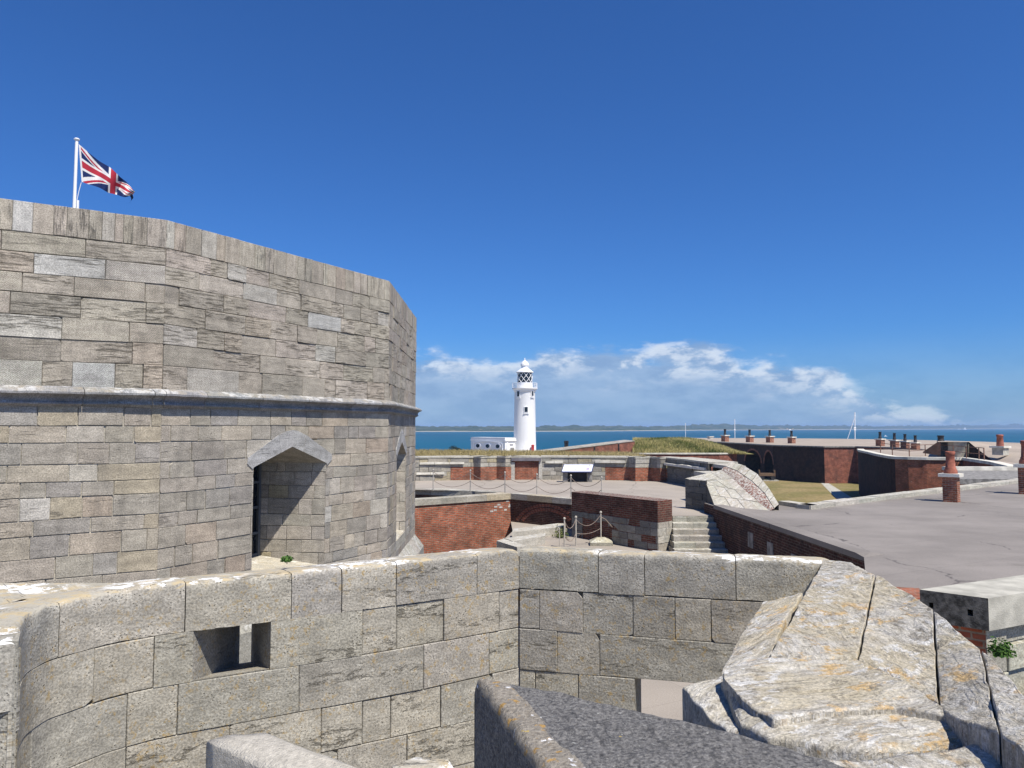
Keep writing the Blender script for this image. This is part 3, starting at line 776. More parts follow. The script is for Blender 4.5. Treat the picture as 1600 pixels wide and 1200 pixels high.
# splays of the gun slit and the lower opening, and the outer face
TH = .52
sp_ = MB(); cst = (.29, .275, .24, .4)
s0, s1 = u_on(pfL, LL, 381), u_on(pfL, LL, 403)
ua, ub = hA+(hB-hA)*.80, hA+(hB-hA)*.97
o = [(hA, hz0), (hB, hz0), (hB, hz1), (hA, hz1)]; i_ = [(ua, hz0-.09), (ub, hz0-.09), (ub, hz1+.0), (ua, hz1+.0)]
for k in range(4):
    a, b = o[k], o[(k+1) % 4]; c, d = i_[(k+1) % 4], i_[k]
    sp_.face([pfL(*a, .0), pfL(*b, .0), pfL(*c, -TH), pfL(*d, -TH)], None, cst)
og = [(oA, ZP-1.9), (oB, ZP-1.9), (oB, ZP-.91), (oA, ZP-.91)]
for k in range(4):
    a, b = og[k], og[(k+1) % 4]; sp_.face([pfR(*a, 0), pfR(*b, 0), pfR(*b, -TH), pfR(*a, -TH)], None, cst)
for pf, L, hole, bks in ((pfL, LL, i_, brk), (pfR, LR, og, ())):
    bed = [[(0, -4.2), (L, -4.2), (L, ZP-.2), (0, ZP-.2)]]
    bed = [q for p in bed for q in minus(p, hole)]
    for x in bks:
        nx = []
        for q in bed:
            if min(t[0] for t in q) < x < max(t[0] for t in q): nx += [half(q, (x, -9), (x, 9), True), half(q, (x, -9), (x, 9), False)]
            else: nx.append(q)
        bed = [q for q in nx if len(q) > 2]
    for q in bed: sp_.face([pf(*t, -TH) for t in q], q, cst)
sp_.build('opening_lining', M['parapet_stone'], fg)
# coping stones: swept profile with worn edges
def coping(mb, pf, u0, u1, cuts, ztop, h, th, rng, pal=P_FG, seed=0):
    prof = [(0, -h), (0, -h*.66), (0, -h*.33), (-.001, -.04), (-.004, -.018), (-.012, -.006), (-.03, -.001)]+[(-.03-(th-.08)*k/8, -.055*(k/8)**1.6) for k in range(1, 9)]+[(-th+.02, -.07), (-th, -.10), (-th, -h)]
    cuts = [u0]+sorted(c for c in cuts if u0 < c < u1)+[u1]
    for a, b in zip(cuts, cuts[1:]):
        if b-a < .02: continue
        g = .003; n = max(3, int((b-a)/.03)); col = (*jit(rng.choices([p[0] for p in pal], [p[1] for p in pal])[0], rng), rng.random()); dd = rng.uniform(-.005, .005); dz = rng.uniform(-.006, .004)
        rows, uvs = [], []; acc = 0
        for k, (d, z) in enumerate(prof):
            if k: acc += math.hypot(d-prof[k-1][0], z-prof[k-1][1])
            row, ru = [], []
            for s in range(n+1):
                u = a+g+(b-a-2*g)*s/n; q = pf(u, ztop+z+dz, d+dd)
                w_ = noise.noise((q[0]*9+seed, q[1]*9, z*14))*.007+noise.noise((q[0]*35, q[1]*35, z*40+seed))*.006
                edge = 1.3 if 3 <= k <= 6 else .5
                e2 = -.006 if s in (0, n) and k > 2 else 0
                row.append(pf(u, ztop+z+dz+w_*edge+e2, d+dd+w_*edge*.8)); ru.append((u, acc))
            rows.append(row); uvs.append(ru)
        mb.grid(rows, col, uvs)
        for row_i in (0, -1):
            mb.face([r_[row_i] for r_ in rows], None, col)
cb = MB(); coping(cb, pfL, 0, LL, jl[0]+[.84], ZP, .299, .56, r2); coping(cb, pfR, 0, LR, jr[0], ZP, .299, .56, r2, seed=5)
coping(cb, pfQ, 0, LQ-.10, [.9, 1.6], ZP-.004, .03, .12, r2, seed=9)
backp = [pfL(LL*0+u_, 0, -.36) for u_ in [x_*.12 for x_ in range(16)]]
rows_ = [[(b_[0]+(-4.4-b_[0])*k_/10, b_[1], ZP-.036+.02*noise.noise((k_, b_[1]*5, 1))) for k_ in range(11)] for b_ in [(Q1.x-.1, 3.42, 0), (Q1.x-.12, 3.5, 0)]+[b for b in backp if b[1] > 3.5 and b[0] < -2.3]]
cb.grid(rows_, (.33, .31, .255, .4))
cb.build('coping_course', M['coping_stone'], fg, True)

# broad lichen-covered parapet head running back towards the viewer on the right
def heightfield(name, m, fn, ns, nt, label=None, cat=None, parent=None, skirt=None, uvrot=lambda a, b: 0., sk=0.):
    mb = MB(); G = [[fn(i/ns, j/nt) for j in range(nt+1)] for i in range(ns+1)]
    b = len(mb.v)
    for r_ in G:
        for p, c in r_: mb.v.append(tuple(p))
    for i in range(ns):
        for j in range(nt):
            mb.f.append((i*(nt+1)+j, i*(nt+1)+j+1, (i+1)*(nt+1)+j+1, (i+1)*(nt+1)+j)); q_ = [G[a_][b_][0] for a_, b_ in ((i, j), (i, j+1), (i+1, j+1), (i+1, j))]; ph_ = uvrot(i/ns, j/nt)
            mb.uv.append([(v_[0]*math.cos(ph_)-v_[1]*math.sin(ph_), v_[0]*math.sin(ph_)+v_[1]*math.cos(ph_)) for v_ in q_])
            mb.c.append((.5, .5, .5, G[i][j][1]))
    if skirt is not None:
        bd = [G[i][0][0] for i in range(ns+1)]+[G[ns][j][0] for j in range(nt+1)]+[G[i][nt][0] for i in range(ns, -1, -1)]+[G[0][j][0] for j in range(nt, -1, -1)]
        for p, q in zip(bd, bd[1:]):
            mb.face([tuple(p), tuple(q), (q[0], q[1], skirt), (p[0], p[1], skirt)], None, (.5, .5, .5, sk))
    o = mb.build(name, m, parent, True, True)
    if label: tag(o, label, cat)
    return o
hd = thing('lichen_parapet_head', 'broad parapet head of long sloping slabs crusted with white and orange lichen', 'parapet', (1.6, 3.6, -2.6))
def poly_at(c, t):
    L_ = [0]
    for a, b in zip(c, c[1:]): L_.append(L_[-1]+(b-a).length)
    d = t*L_[-1]; i = 0
    while i < len(c)-2 and d > L_[i+1]: i += 1
    return c[i].lerp(c[i+1], (d-L_[i])/max(1e-6, L_[i+1]-L_[i]))
def rock_patch(name, topc, botc, rot, seed, ns=110, nt=90, thick=.5, rnd=.009, amp=1., strata=1., par=1):
    T = [PZ(*a) for a in topc]; B = [PZ(*a) for a in botc]
    w0 = (poly_at(T, .5)-poly_at(B, .5)).length; h0 = (T[0]-T[-1]).length
    def fn(s, t):
        p = poly_at(T, s).lerp(poly_at(B, s), t); q = Vector((p.x, p.y))
        ed = min(s*h0, (1-s)*h0, t*w0, (1-t)*w0)
        c_, s_ = math.cos(rot), math.sin(rot); qx, qy = q.x*c_-q.y*s_, q.x*s_+q.y*c_
        w1 = noise.fractal((qx*14, qy*4, seed), 1., 2.1, 5)*.0055*amp+noise.noise((q.x*3, q.y*3, seed+3))*.010*amp
        st_ = noise.noise((qx*6+.5*noise.noise((q.x*4, q.y*4, 8)), qy*1.3, seed+6)); w1 += (math.floor(st_*8)/8)*.020*strata
        z = p.z+w1
        if ed < rnd: z -= rnd-math.sqrt(max(0, rnd*rnd-(rnd-ed)**2))
        wob = noise.noise((q.x*13, q.y*13, seed+9))*.007 if ed < .03 else 0
        return (Vector((p.x+wob, p.y+wob*.6, z)), 0.)
    o = heightfield(name, M['lichen_rock'], fn, ns, nt, parent=hd if par else None, skirt=T[0].z-thick, uvrot=lambda a, b: rot)
    return o
V = dict(A=(1287, 873.5, -.93), J1=(1368, 897, -.86), J2=(1457, 953, -.845), J3=(1531, 1013, -.845))
rock_patch('coping_slab', [(1287, 873.5, -.935), (1330, 878, -.885), (1367, 896, -.86)], [(1203, 1025, -.975), (1270, 1026, -.965), (1339, 1027, -.955)], 0., 1)
rock_patch('coping_slab', [(1369.5, 898, -.86), (1420, 925, -.85), (1457, 952, -.845)], [(1342, 1029, -.955), (1400, 1058, -.962), (1465, 1095, -.97)], 0., 2)
rock_patch('coping_slab', [(1459.5, 955, -.845), (1500, 986, -.84), (1531, 1012, -.845)], [(1469, 1099, -.965), (1515, 1128, -.94), (1561, 1143, -.905)], 0., 3)
rock_patch('coping_slab', [(1534, 1016, -.845), (1570, 1050, -.845), (1605, 1090, -.85), (1660, 1165, -.86)], [(1565, 1145, -.90), (1590, 1160, -.89), (1625, 1200, -.885), (1660, 1260, -.88)], 0., 4, amp=.7)
rock_patch('side_stone', [(1254, 926, -.97), (1226, 968, -.985), (1204, 1026, -.99)], [(1191, 941, -1.04), (1158, 990, -1.05), (1127, 1050, -1.05)], R(49), 5, amp=1.1, strata=.7)
rock_patch('nose_slab', [(1129, 1052, -1.0), (1165, 1030, -.99), (1203, 1027, -.978), (1341, 1029, -.958), (1400, 1060, -.965), (1464, 1098, -.972)], [(1131, 1060, -1.0), (1158, 1092, -1.0), (1210, 1119, -1.0), (1319, 1109, -1.0), (1400, 1105, -1.0), (1484, 1117, -.985)], R(82), 6, ns=170, amp=1.5, strata=.7)
rock_patch('lower_course', [(1127, 1060, -1.02), (1156, 1094, -1.02), (1210, 1121, -1.018), (1319, 1111, -1.018), (1400, 1107, -1.015), (1484, 1113, -1.0)], [(1138, 1096, -1.06), (1157, 1132, -1.06), (1200, 1152, -1.055), (1352, 1174, -1.05), (1420, 1166, -1.04), (1530, 1156, -1.02)], R(75), 7, ns=150, nt=60, amp=1.3, strata=.4, rnd=.02)
# stone shelf at the foot of the lichened head, bottom right corner
def f8(s, t):
    x, y = .55+s*1.9, 1.5+t*.93; w1 = noise.fractal((x*5, y*5, 8), 1., 2.1, 5)*.012
    return (Vector((x, y, -1.068+w1+.02*t+min(.10, .22*max(0, s-.28)))), 0.)
heightfield('stone_shelf', M['lichen_rock'], f8, 90, 60, 'flat yellow-grey stone shelf in the bottom right corner below the lichened parapet head', 'stone', skirt=-2.6)
# small tilted sill stone in the opening
tag(rock_patch('sill_stone', [(1066, 1074, -1.07), (1100, 1062, -1.06), (1150, 1046, -1.06), (1185, 1040, -1.06)], [(1108, 1122, -1.09), (1135, 1140, -1.09), (1180, 1150, -1.09), (1220, 1150, -1.09)], R(40), 12, ns=70, nt=50, amp=1.2, strata=.3, par=0),
    'small grey pointed sill stone between the dark-topped block and the lichened parapet head', 'stone')

# dark block in front
K0 = PZ(741, 1053, -.80); fe = Vector((1.0, -.70, 0)).normalized(); le = Vector((.177, -.60, 0)).normalized()
def f5(s, t):
    S, T = s*2.0, t*1.15
    x = K0+fe*S+le*T
    bend = .10*math.sin(min(1, S/1.2)*math.pi)
    x = x+Vector((0, 1, 0))*bend*(1-t)*.35
    e = .032; z = -.80
    if S < e: z -= e-math.sqrt(max(0, e*e-(e-S)**2))
    if T < e: z -= e-math.sqrt(max(0, e*e-(e-T)**2))
    w1 = noise.fractal((x.x*11, x.y*11, 2), 1., 2.1, 5)*.008+noise.noise((x.x*2.5, x.y*2.5, 2))*.015
    wx = noise.noise((x.x*14, x.y*14, z*9))*.008
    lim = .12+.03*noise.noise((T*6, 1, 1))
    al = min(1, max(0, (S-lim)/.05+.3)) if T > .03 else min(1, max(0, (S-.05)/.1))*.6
    return (Vector((x.x+wx, x.y, z+w1)), al)
heightfield('black_topped_block', M['black_rock'], f5, 200, 150, 'big near stone block with flat dark grey speckled top and dark left side', 'stone block', skirt=-2.6, sk=1.)  # skirt sides coloured near-black, deepening their shade
# pale block at the bottom
zb = -1.12; q = [PZ(322, 1170, zb-.03), PZ(470, 1246, zb-.03), PZ(640, 1246, zb-.03), PZ(415, 1149, zb-.01), PZ(366, 1147, zb)]
mb = MB(); mbp = [(p.x, p.y) for p in q]
cx_, cy_ = sum(p[0] for p in mbp)/5, sum(p[1] for p in mbp)/5
rows = []
for k, z in ((1., -2.4), (1., -.03), (.998, -.008), (.98, .0), (.7, .012), (.35, .018), (.01, .02)):
    row = []
    for i in range(5):
        a, b = mbp[i], mbp[(i+1) % 5]
        for s in range(10):
            x, y = a[0]+(b[0]-a[0])*s/10, a[1]+(b[1]-a[1])*s/10
            x, y = cx_+(x-cx_)*k, cy_+(y-cy_)*k
            row.append((x, y, (zb+z if z > -1 else z)+noise.noise((x*14, y*14, z*4))*.006))
    rows.append(row)
mb.grid(rows, (.5, .5, .5), close=True)
tag(mb.build('pale_coping_block', M['pale_stone'], None, True, True), 'pale pinkish dressed stone block at the bottom edge below the gun slit', 'stone block')
mb = MB(); q = [PZ(612, 1196, -1.2), PZ(640, 1260, -1.2), PZ(745, 1260, -1.2), PZ(700, 1186, -1.2), PZ(650, 1183, -1.2)]
mb.prism([(p.x, p.y) for p in q], -2.4, -1.2, (.34, .32, .27, .5))
tag(mb.build('low_stone', M['coping_stone']), 'top of a small grey stone just showing at the bottom edge beside the dark-topped block', 'stone')

# ================================================================ COURT, TERRACE, BASTION
W1a, W1b = XY(600, 784, -2.95), XY(798, 771, -2.95)
ce = [XY(788, 842, CRT), XY(826, 856, CRT)]
sheet('court_floor', [(.55, 5.4), (9, 5.4), (9, 30), (2, 34), (W1b[0], W1b[1]+.2), XY(801, 830, CRT), ce[0], ce[1], (.5, 20)], M['asphalt_pale'], CRT)
sheet('sunken_yard', [(-16, 5.0), (1.2, 5.0), (1.2, 34), (-16, 34)], M['asphalt_pale'], -6.4)
mb = MB(); mb.face([(*ce[0], -6.4), (*ce[1], -6.4), (*ce[1], CRT), (*ce[0], CRT)]); mb.face([(*ce[1], -6.4), (.5, 20, -6.4), (.5, 20, CRT), (*ce[1], CRT)]); mb.face([(.5, 20, -6.4), (.55, 5.4, -6.4), (.55, 5.4, CRT), (.5, 20, CRT)])
yw = mb.build('yard_wall', M['brick_shade']); tag(yw, 'brick side of the sunken yard below the court, mostly hidden by the near parapet', 'wall')
# terrace floor (polygon behind the walls of the lower court)
W2b = XY(894, 779, -2.95)
Bfl, Bfr = XY(893, 768.5, -2.49), XY(1027.5, 783, -2.49); Bbr = XY(1050, 780.5, -2.49)
te = [XY(560, 757, TER), XY(645, 765, TER), XY(772, 769, TER), (W1b[0]+.1, W1b[1]+.25), (W2b[0]+.3, W2b[1]+.3), (Bfl[0]+.3, Bfl[1]+.4), (5.0, 26.2), (5.5, 26.52), (7.2, 26.52), (7.2, 29.0), (9.3, 32), (11, 38), (12, 43), (7, 46.5), (0, 48), (-10, 47)]
sheet('terrace_floor', te, M['asphalt_pale'], TER)

# lit brick wall with stone coping
def wall(name, label, pts, z0, z1, th, m, cap=None, cat='wall', capm=None, capw=.06, group=None, pal=P_MID, caph=None, seed=1):
    """upright wall along plan points (viewed face first), with optional coping of stones"""
    t = thing(name, label, cat, (*pts[0], z0), group); P = [Vector(p) for p in pts]
    nv = []
    for i in range(len(P)):
        d = (P[min(i+1, len(P)-1)]-P[max(i-1, 0)]).normalized(); nv.append(Vector((-d.y, d.x)))
    bk_ = [p+n*th for p, n in zip(P, nv)]
    za = z0 if isinstance(z0, list) else [z0]*len(P); zz = z1 if isinstance(z1, list) else [z1]*len(P)
    mb = MB(); u = 0
    for i in range(len(P)-1):
        L = (P[i+1]-P[i]).length
        mb.face([(*P[i], za[i]), (*P[i+1], za[i+1]), (*P[i+1], zz[i+1]), (*P[i], zz[i])], [(u, za[i]), (u+L, za[i+1]), (u+L, zz[i+1]), (u, zz[i])])
        mb.face([(*bk_[i+1], za[i+1]), (*bk_[i], za[i]), (*bk_[i], zz[i]), (*bk_[i+1], zz[i+1])], [(u+L, za[i]), (u, za[i]), (u, zz[i]), (u+L, zz[i])])
        mb.face([(*P[i], zz[i]), (*P[i+1], zz[i+1]), (*bk_[i+1], zz[i+1]), (*bk_[i], zz[i])], [(u, 0), (u+L, 0), (u+L, th), (u, th)])
        u += L
    for i in (0, -1): mb.face([(*P[i], za[i]), (*bk_[i], za[i]), (*bk_[i], zz[i]), (*P[i], zz[i])])
    mb.build('masonry', M[m], t)
    if cap:
        cm = MB(); r3 = random.Random(seed)
        for i in range(len(P)-1):
            L = (P[i+1]-P[i]).length; n = max(1, round(L/1.3)); cuts = [k/n+(r3.uniform(-.15, .15)/n if 0 < k < n else 0) for k in range(n+1)]
            for a, b in zip(cuts, cuts[1:]):
                e = .004/L; a_, b_ = a+(e if a > 0 else 0), b-(e if b < 1 else 0)
                def at(t_, off):
                    p = P[i].lerp(P[i+1], t_); q_ = bk_[i].lerp(bk_[i+1], t_); d = (q_-p).normalized()
                    return (p-d*off) if off is not None else (q_+d*capw)
                za_ = zz[i]+(zz[i+1]-zz[i])*a_; zb_ = zz[i]+(zz[i+1]-zz[i])*b_
                dz = r3.uniform(-.012, .012)*cap*4; col = (*jit(r3.choice(pal)[0], r3, .05), r3.random())
                pl_ = [at(a_, capw), at(b_, capw), at(b_, None), at(a_, None)]
                cm.prism([tuple(x) for x in pl_], [za_+.002, zb_+.002, zb_+.002, za_+.002], [za_+cap+dz, zb_+cap+dz, zb_+cap+dz, za_+cap+dz], col)
        cm.build('coping', M[capm or 'mid_stone'], t)
    return t
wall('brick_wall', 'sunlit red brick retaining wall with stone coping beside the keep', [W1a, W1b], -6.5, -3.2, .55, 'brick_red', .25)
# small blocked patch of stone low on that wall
wall('shaded_brick_wall', 'dark shaded brick wall with stone coping and a brick arch in it, right of the sunlit one', [W1b, W2b], CRT-.1, -3.2, .45, 'brick_shade', .25)
# relieving arch of bricks on the shaded wall
pf, L = line_pf(W1b, W2b); ar = MB(); ua0 = L*.62
for ring_, rr_ in ((0, 1.05), (1, 1.22)):
    for k in range(26):
        a = R(22)+R(136)*k/26; b = a+R(136)/26*.8
        q = [(ua0+rr_*1.5*math.cos(a), -4.62+rr_*math.sin(a)), (ua0+(rr_+.13)*1.5*math.cos(a), -4.62+(rr_+.13)*math.sin(a)), (ua0+(rr_+.13)*1.5*math.cos(b), -4.62+(rr_+.13)*math.sin(b)), (ua0+rr_*1.5*math.cos(b), -4.62+rr_*math.sin(b))]
        if all(0 < x[0] < L and x[1] > CRT for x in q): prism2(ar, pf, q, -.01, .012, (.5, .5, .5, .5))
a_o = ar.build('brick_arch', M['brick_far'], [o_ for o_ in COL.objects if o_.name == 'shaded_brick_wall'][0])
# edge of the terrace behind the light well
ex = [XY(560, 757, TER), XY(645, 764, TER), XY(774, 769.5, TER)]
t = wall('light_well_wall', 'dark retaining wall with pale coping on the far side of the narrow light well, below the rope posts', ex, CRT-.1, TER-.26, .6, 'brick_shade', .28)
# brick and stone parapet block by the steps
bp = thing('stair_parapet', 'low wall of dark brick over grey stone standing left of the stone steps', 'parapet', (*Bfl, CRT))
bpl = [Vector(Bfl), Vector(Bfr), Vector(Bbr), Vector(Bfl)+(Vector(Bbr)-Vector(Bfr))]
ta = MB(); ta.prism([tuple(p) for p in bpl], -3.21, -2.49); ta.build('brickwork', M['brick_mid_shade'], bp)
sa = MB(); pf, L = line_pf(bpl[0], bpl[1]); r2 = random.Random(8)
patch = [(L*.14, CRT+.0), (L*.50, CRT+.0), (L*.50, -3.60), (L*.14, -3.40)]
masonry(sa, pf, 0, L, -3.213, [.22, .26, .24, .27], (.4, .9), r2, [((.18, .175, .16), 3), ((.24, .23, .205), 2)], .012, [patch], dvar=.01)  # front in a darker palette than the sunlit end, shade in the colour
pf2, L2 = line_pf(bpl[1], bpl[2]); masonry(sa, pf2, 0, L2, -3.213, [.22, .26, .24, .27], (.4, .9), r2, P_MID, .012, dvar=.01)
sa.build('stonework', M['mid_stone'], bp)
sb = MB(); sb.prism([tuple(p+(Vector((sum(x[0] for x in bpl)/4, sum(x[1] for x in bpl)/4))-p).normalized()*.03) for p in bpl], CRT, -3.22); sb.build('blocked_patch', M['brick_mid_shade'], bp)

# steps
stp = thing('stone_steps', 'flight of six worn grey stone steps climbing to the terrace', 'steps', (6.1, 25, CRT))
r2 = random.Random(21)
for k in range(6):
    mb = MB(); y0 = 25+.30*k; z1 = CRT+.18*(k+1); y1 = 26.55 if k < 5 else 26.9
    xs = [5.36+.055*k, 6.2+r2.uniform(-.2, .2), 7.35]
    for a, b in zip(xs, xs[1:]):
        c = (*jit((.34, .325, .28), r2, .06), r2.random()); n = 12; rows = []
        for d, z in ((0, CRT+.18*k), (0, z1-.02), (.02, z1), (.32, z1)):
            rows.append([(a+.004+(b-a-.008)*s/n, y0+d+noise.noise((a+s*.2, k, d))*.008, z+noise.noise((a*3+s*.4, k, z*3))*.008) for s in range(n+1)])
        mb.grid(rows, c)
        if k == 0: pass
    # left end
    mb.face([(xs[0]+.004, y0, CRT), (xs[0]+.004, y1, CRT), (xs[0]+.004, y1, z1), (xs[0]+.004, y0, z1)], None, (.3, .285, .25, .5))
    mb.build('step', M['mid_stone'], stp)

# casemate block with the big flat roof
wl = [(6.95, 26.35), (7.25, 18), (7.45, 13.5), (7.2, 6.0)]
cas = thing('casemate_block', 'long low casemate building with a broad flat grey asphalt roof and dark brick side', 'building', (12, 18, CRT))
W0, Wn = PZ(1116, 791, ROOF), PZ(1350, 871, ROOF)
c0, c1 = Vector((W0.x, W0.y)), Vector((Wn.x, Wn.y)); dd_ = (c1-c0).normalized()
kerb_a, kerb_b, kerb_c, kerb_d = XY(1217, 789, ROOF), XY(1266, 796.5, ROOF), XY(1576, 757, ROOF), XY(1760, 735, ROOF)
f0_, f1_ = XY(1206, 804, ROOF), XY(1217, 789, ROOF)
c2 = Vector(XY(1352, 893, ROOF))
rp = [tuple(c2), (5.6, 7.0), (60, 7.0), (60, 60), kerb_d, kerb_c, kerb_b, kerb_a, (f1_[0]-.6, f1_[1]+1.2), (7.0, 27.5), (c0.x, c0.y), tuple(c1)]
mb = MB(); mb.prism([tuple(p) for p in rp][:12], CRT-.1, ROOF)
# split: roof sheet over it
mb2 = MB(); mb2.face([(*p, ROOF+.004) for p in rp]); 
mb.build('walls', M['brick_shade'], cas); mb2.build('roof', M['asphalt'], cas)
# asphalt fillet along the wall head
fl = MB(); nrm = Vector((dd_.y, -dd_.x))*-1
if nrm.x < 0: nrm = -nrm
for a, b in ((c0, c1),):
    d = (b-a).normalized(); n = Vector((d.y, -d.x)); n = n if n.x > 0 else -n
    rows = [[(*(p+n*o*(.02 if qi == 3 else 1)), ROOF+.004+(z if qi < 3 else min(z, .0))) for qi, p in enumerate((a, a.lerp(b, .5), a.lerp(b, .97), b))] for o, z in ((-.03, -.08), (-.03, .05), (.30, .055), (.62, .002))]
    fl.grid(rows)
fl.build('roof_upstand', M['asphalt'], cas)
pf, L = line_pf(tuple(c0), tuple(c1))
for k, (px, hh) in enumerate(((1165, .42), (1195, .40), (1231, .42))):
    u = None
    for s in range(200):
        p = pf(L*s/200, 0, 0)
        if 800+F*p[0]/p[1] >= px: u = L*s/200; break
    q = MB(); zt = ROOF-.42-.06*k
    prism2(q, pf, [(u, zt-.45), (u+.42, zt-.45), (u+.42, zt), (u, zt)], -.02, .02, (.2, .19, .18, .4))
    q.build('blocked_vent', M['concrete_dark'], cas)
# kerb on the far edge
kb = MB()
for a, b, w_ in ((kerb_a, kerb_b, .42), (kerb_b, kerb_c, .5), (kerb_c, kerb_d, .5)):
    A, B = Vector(a), Vector(b); d = (B-A).normalized(); n = Vector((-d.y, d.x)); Lk_ = (B-A).length; nseg = max(1, round(Lk_/1.6)); r3 = random.Random(4)
    for s in range(nseg):
        p, q = A.lerp(B, s/nseg), A.lerp(B, (s+1)/nseg-.008/Lk_); dz = r3.uniform(-.01, .01)
        kb.prism([tuple(p-n*.02), tuple(q-n*.02), tuple(q+n*w_), tuple(p+n*w_)], ROOF-.05, ROOF+.15+dz, (*jit((.44, .42, .36), r3, .06), r3.random()))
kb.build('kerb', M['mid_stone'], cas)

# sloping bastion shoulder of white stone and brick, right of the steps
sh_ = thing('bastion_shoulder', 'sloping shoulder of the bastion faced with whitish slabs, worn brick and a curved pale edge', 'parapet', (8, 28, CRT))
a0 = Vector((6.69, 29.1, -1.97)); fA = PZ(1206, 804, ROOF); fB = PZ(1218, 789, ROOF)
pn = (PZ(1127, 734, -1.6)-a0).cross(PZ(1204, 798, ROOF)-a0)
def onp(x, y, up_=0.): r_ = ray(x, y); q_ = r_*(a0.dot(pn)/r_.dot(pn)); q_.z += up_; return q_
b0_ = onp(1104, 757); c0v = onp(1116, 791); c0v.z = max(c0v.z, ROOF-.01)
mid = [onp(1127, 734), onp(1145, 748), onp(1166, 768), onp(1186, 785), onp(1204, 799)]
in2 = [onp(1134, 729), onp(1152, 736), onp(1175, 752), onp(1195, 771), onp(1210, 795)]
out_ = [onp(1140, 722), onp(1160, 727), onp(1183, 741), onp(1201, 763), onp(1217, 789)]
mb = MB(); inn_ = [a0, a0.lerp(b0_, .5), b0_, b0_.lerp(c0v, .5), c0v]
nr = 7; r3 = random.Random(2)
# white slabs: quads in a ragged grid between the inner crest and the brick
for i in range(4):
    for j in range(4):
        off = .12 if i % 2 else -.08
        def g_(ii, jj):
            t = min(1, max(0, jj/4+(off/2 if 0 < jj < 4 else 0))); k = ii; return inn_[k].lerp(mid[k], t)
        p = [g_(i, j), g_(i, j+1), g_(i+1, j+1), g_(i+1, j)]; cc = sum(p, Vector())/4
        p = [q+(cc-q).normalized()*.014 for q in p]; dz = r3.uniform(0, .012)
        mb.face([(q.x, q.y, q.z+dz) for q in p], None, (*jit((.50, .475, .40), r3, .06), r3.random()))
    mb.face([(q.x, q.y, q.z-.02) for q in (inn_[i], mid[i], mid[i+1], inn_[i+1])], None, (.2, .19, .16, .5))
last = [inn_[4], fA, mid[4]]
mb.build('white_slabs', M['mid_stone'], sh_)
mb = MB(); uvs = [[(j/4*1.2, i*2.2) for j in range(5)] for i in range(5)]
mb.grid([[mid[i].lerp(in2[i], j/4)+Vector((0, 0, .03*math.sin(math.pi*j/4)-.005)) for j in range(5)] for i in range(5)], (.5, .5, .5), uvs)
mb.build('brick_strip', M['brick_slope'], sh_)
mb = MB()
for i in range(4):
    for s in range(2):
        t0, t1 = s/2+.01, (s+1)/2-.01; q = [in2[i].lerp(in2[i+1], t0), in2[i].lerp(in2[i+1], t1), out_[i].lerp(out_[i+1], t1), out_[i].lerp(out_[i+1], t0)]
        mb.face([(x.x, x.y, x.z+.02) for x in q], None, (*jit((.50, .475, .40), r3, .06), r3.random()))
        for e in ((0, 1), (3, 2)):
            mb.face([(q[e[0]].x, q[e[0]].y, q[e[0]].z+.02), (q[e[1]].x, q[e[1]].y, q[e[1]].z+.02), (q[e[1]].x, q[e[1]].y, q[e[1]].z-.3 if e[0] == 0 else -5), (q[e[0]].x, q[e[0]].y, q[e[0]].z-.3 if e[0] == 0 else -5)], None, (.4, .38, .32, .5))
mb.build('curved_edge', M['mid_stone'], sh_)
# inner face with shade put into its stone colours, facing the terrace and the steps
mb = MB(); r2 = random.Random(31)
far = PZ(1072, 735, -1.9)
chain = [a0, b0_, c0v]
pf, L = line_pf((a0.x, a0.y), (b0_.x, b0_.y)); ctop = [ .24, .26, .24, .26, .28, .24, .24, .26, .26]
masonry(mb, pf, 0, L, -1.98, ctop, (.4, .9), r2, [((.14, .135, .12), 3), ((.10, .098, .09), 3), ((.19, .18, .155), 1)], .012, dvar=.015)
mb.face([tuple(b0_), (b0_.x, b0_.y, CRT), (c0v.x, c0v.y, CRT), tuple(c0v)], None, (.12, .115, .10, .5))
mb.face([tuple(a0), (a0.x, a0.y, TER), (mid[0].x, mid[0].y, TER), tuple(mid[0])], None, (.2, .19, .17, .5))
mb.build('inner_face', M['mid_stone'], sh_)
# flat capstones
mb = MB()
for (x0, y0_, x1, y1_, zt) in ((1084, 736, 1112, 741, -1.86), (1108, 724, 1136, 728, -1.80)):
    p, q = PZ(x0, y0_, zt), PZ(x1, y1_, zt)
    d = (q-p); d.z = 0; n = Vector((-d.y, d.x, 0)).normalized()
    mb = MB(); mb.prism([(p.x, p.y), (q.x, q.y), (q.x+n.x*.9, q.y+n.y*.9), (p.x+n.x*.9, p.y+n.y*.9)], zt-.16, zt, (.42, .40, .35, .4)); mb.build('capstone', M['mid_stone'], sh_)

# ---- terrace back parapet: stone above brick, saw-toothed bays
rt = thing('terrace_parapet', 'far curved parapet of the terrace, pale stone above red brick, with short dark splays', 'parapet wall', (0, 45, TER))
def bx(px, base):
    sm_ = 751.5-1.6*math.exp(-((px-850)/160)**2)+max(0, px-1000)*.035+max(0, px-1050)*.13
    return Vector(XY(px, sm_+(base-sm_)*.45, TER))
runs = [(590, 755, 's'), (655, 751.5, 's'), (704, 750, 'b'), (740, 749, 'b'), (751, 751, 'b'), (776, 748.6, 'b'), (790, 750.5, 'b'), (800, 749.5, 'o'), (845, 749.2, 's'), (888, 749.5, 's'), (925, 750, 's'), (946, 750.3, 'b'), (982, 751, 'b'), (993, 753.5, 'b'), (1016, 751.5, 'b'), (1032, 754, 'bd'), (1042, 753, 'sd'), (1072, 759, 'sd'), (1108, 770, None)]
zt = -1.80; zc = -2.32; sbm, bbm = MB(), MB(); r2 = random.Random(77); uacc = 0
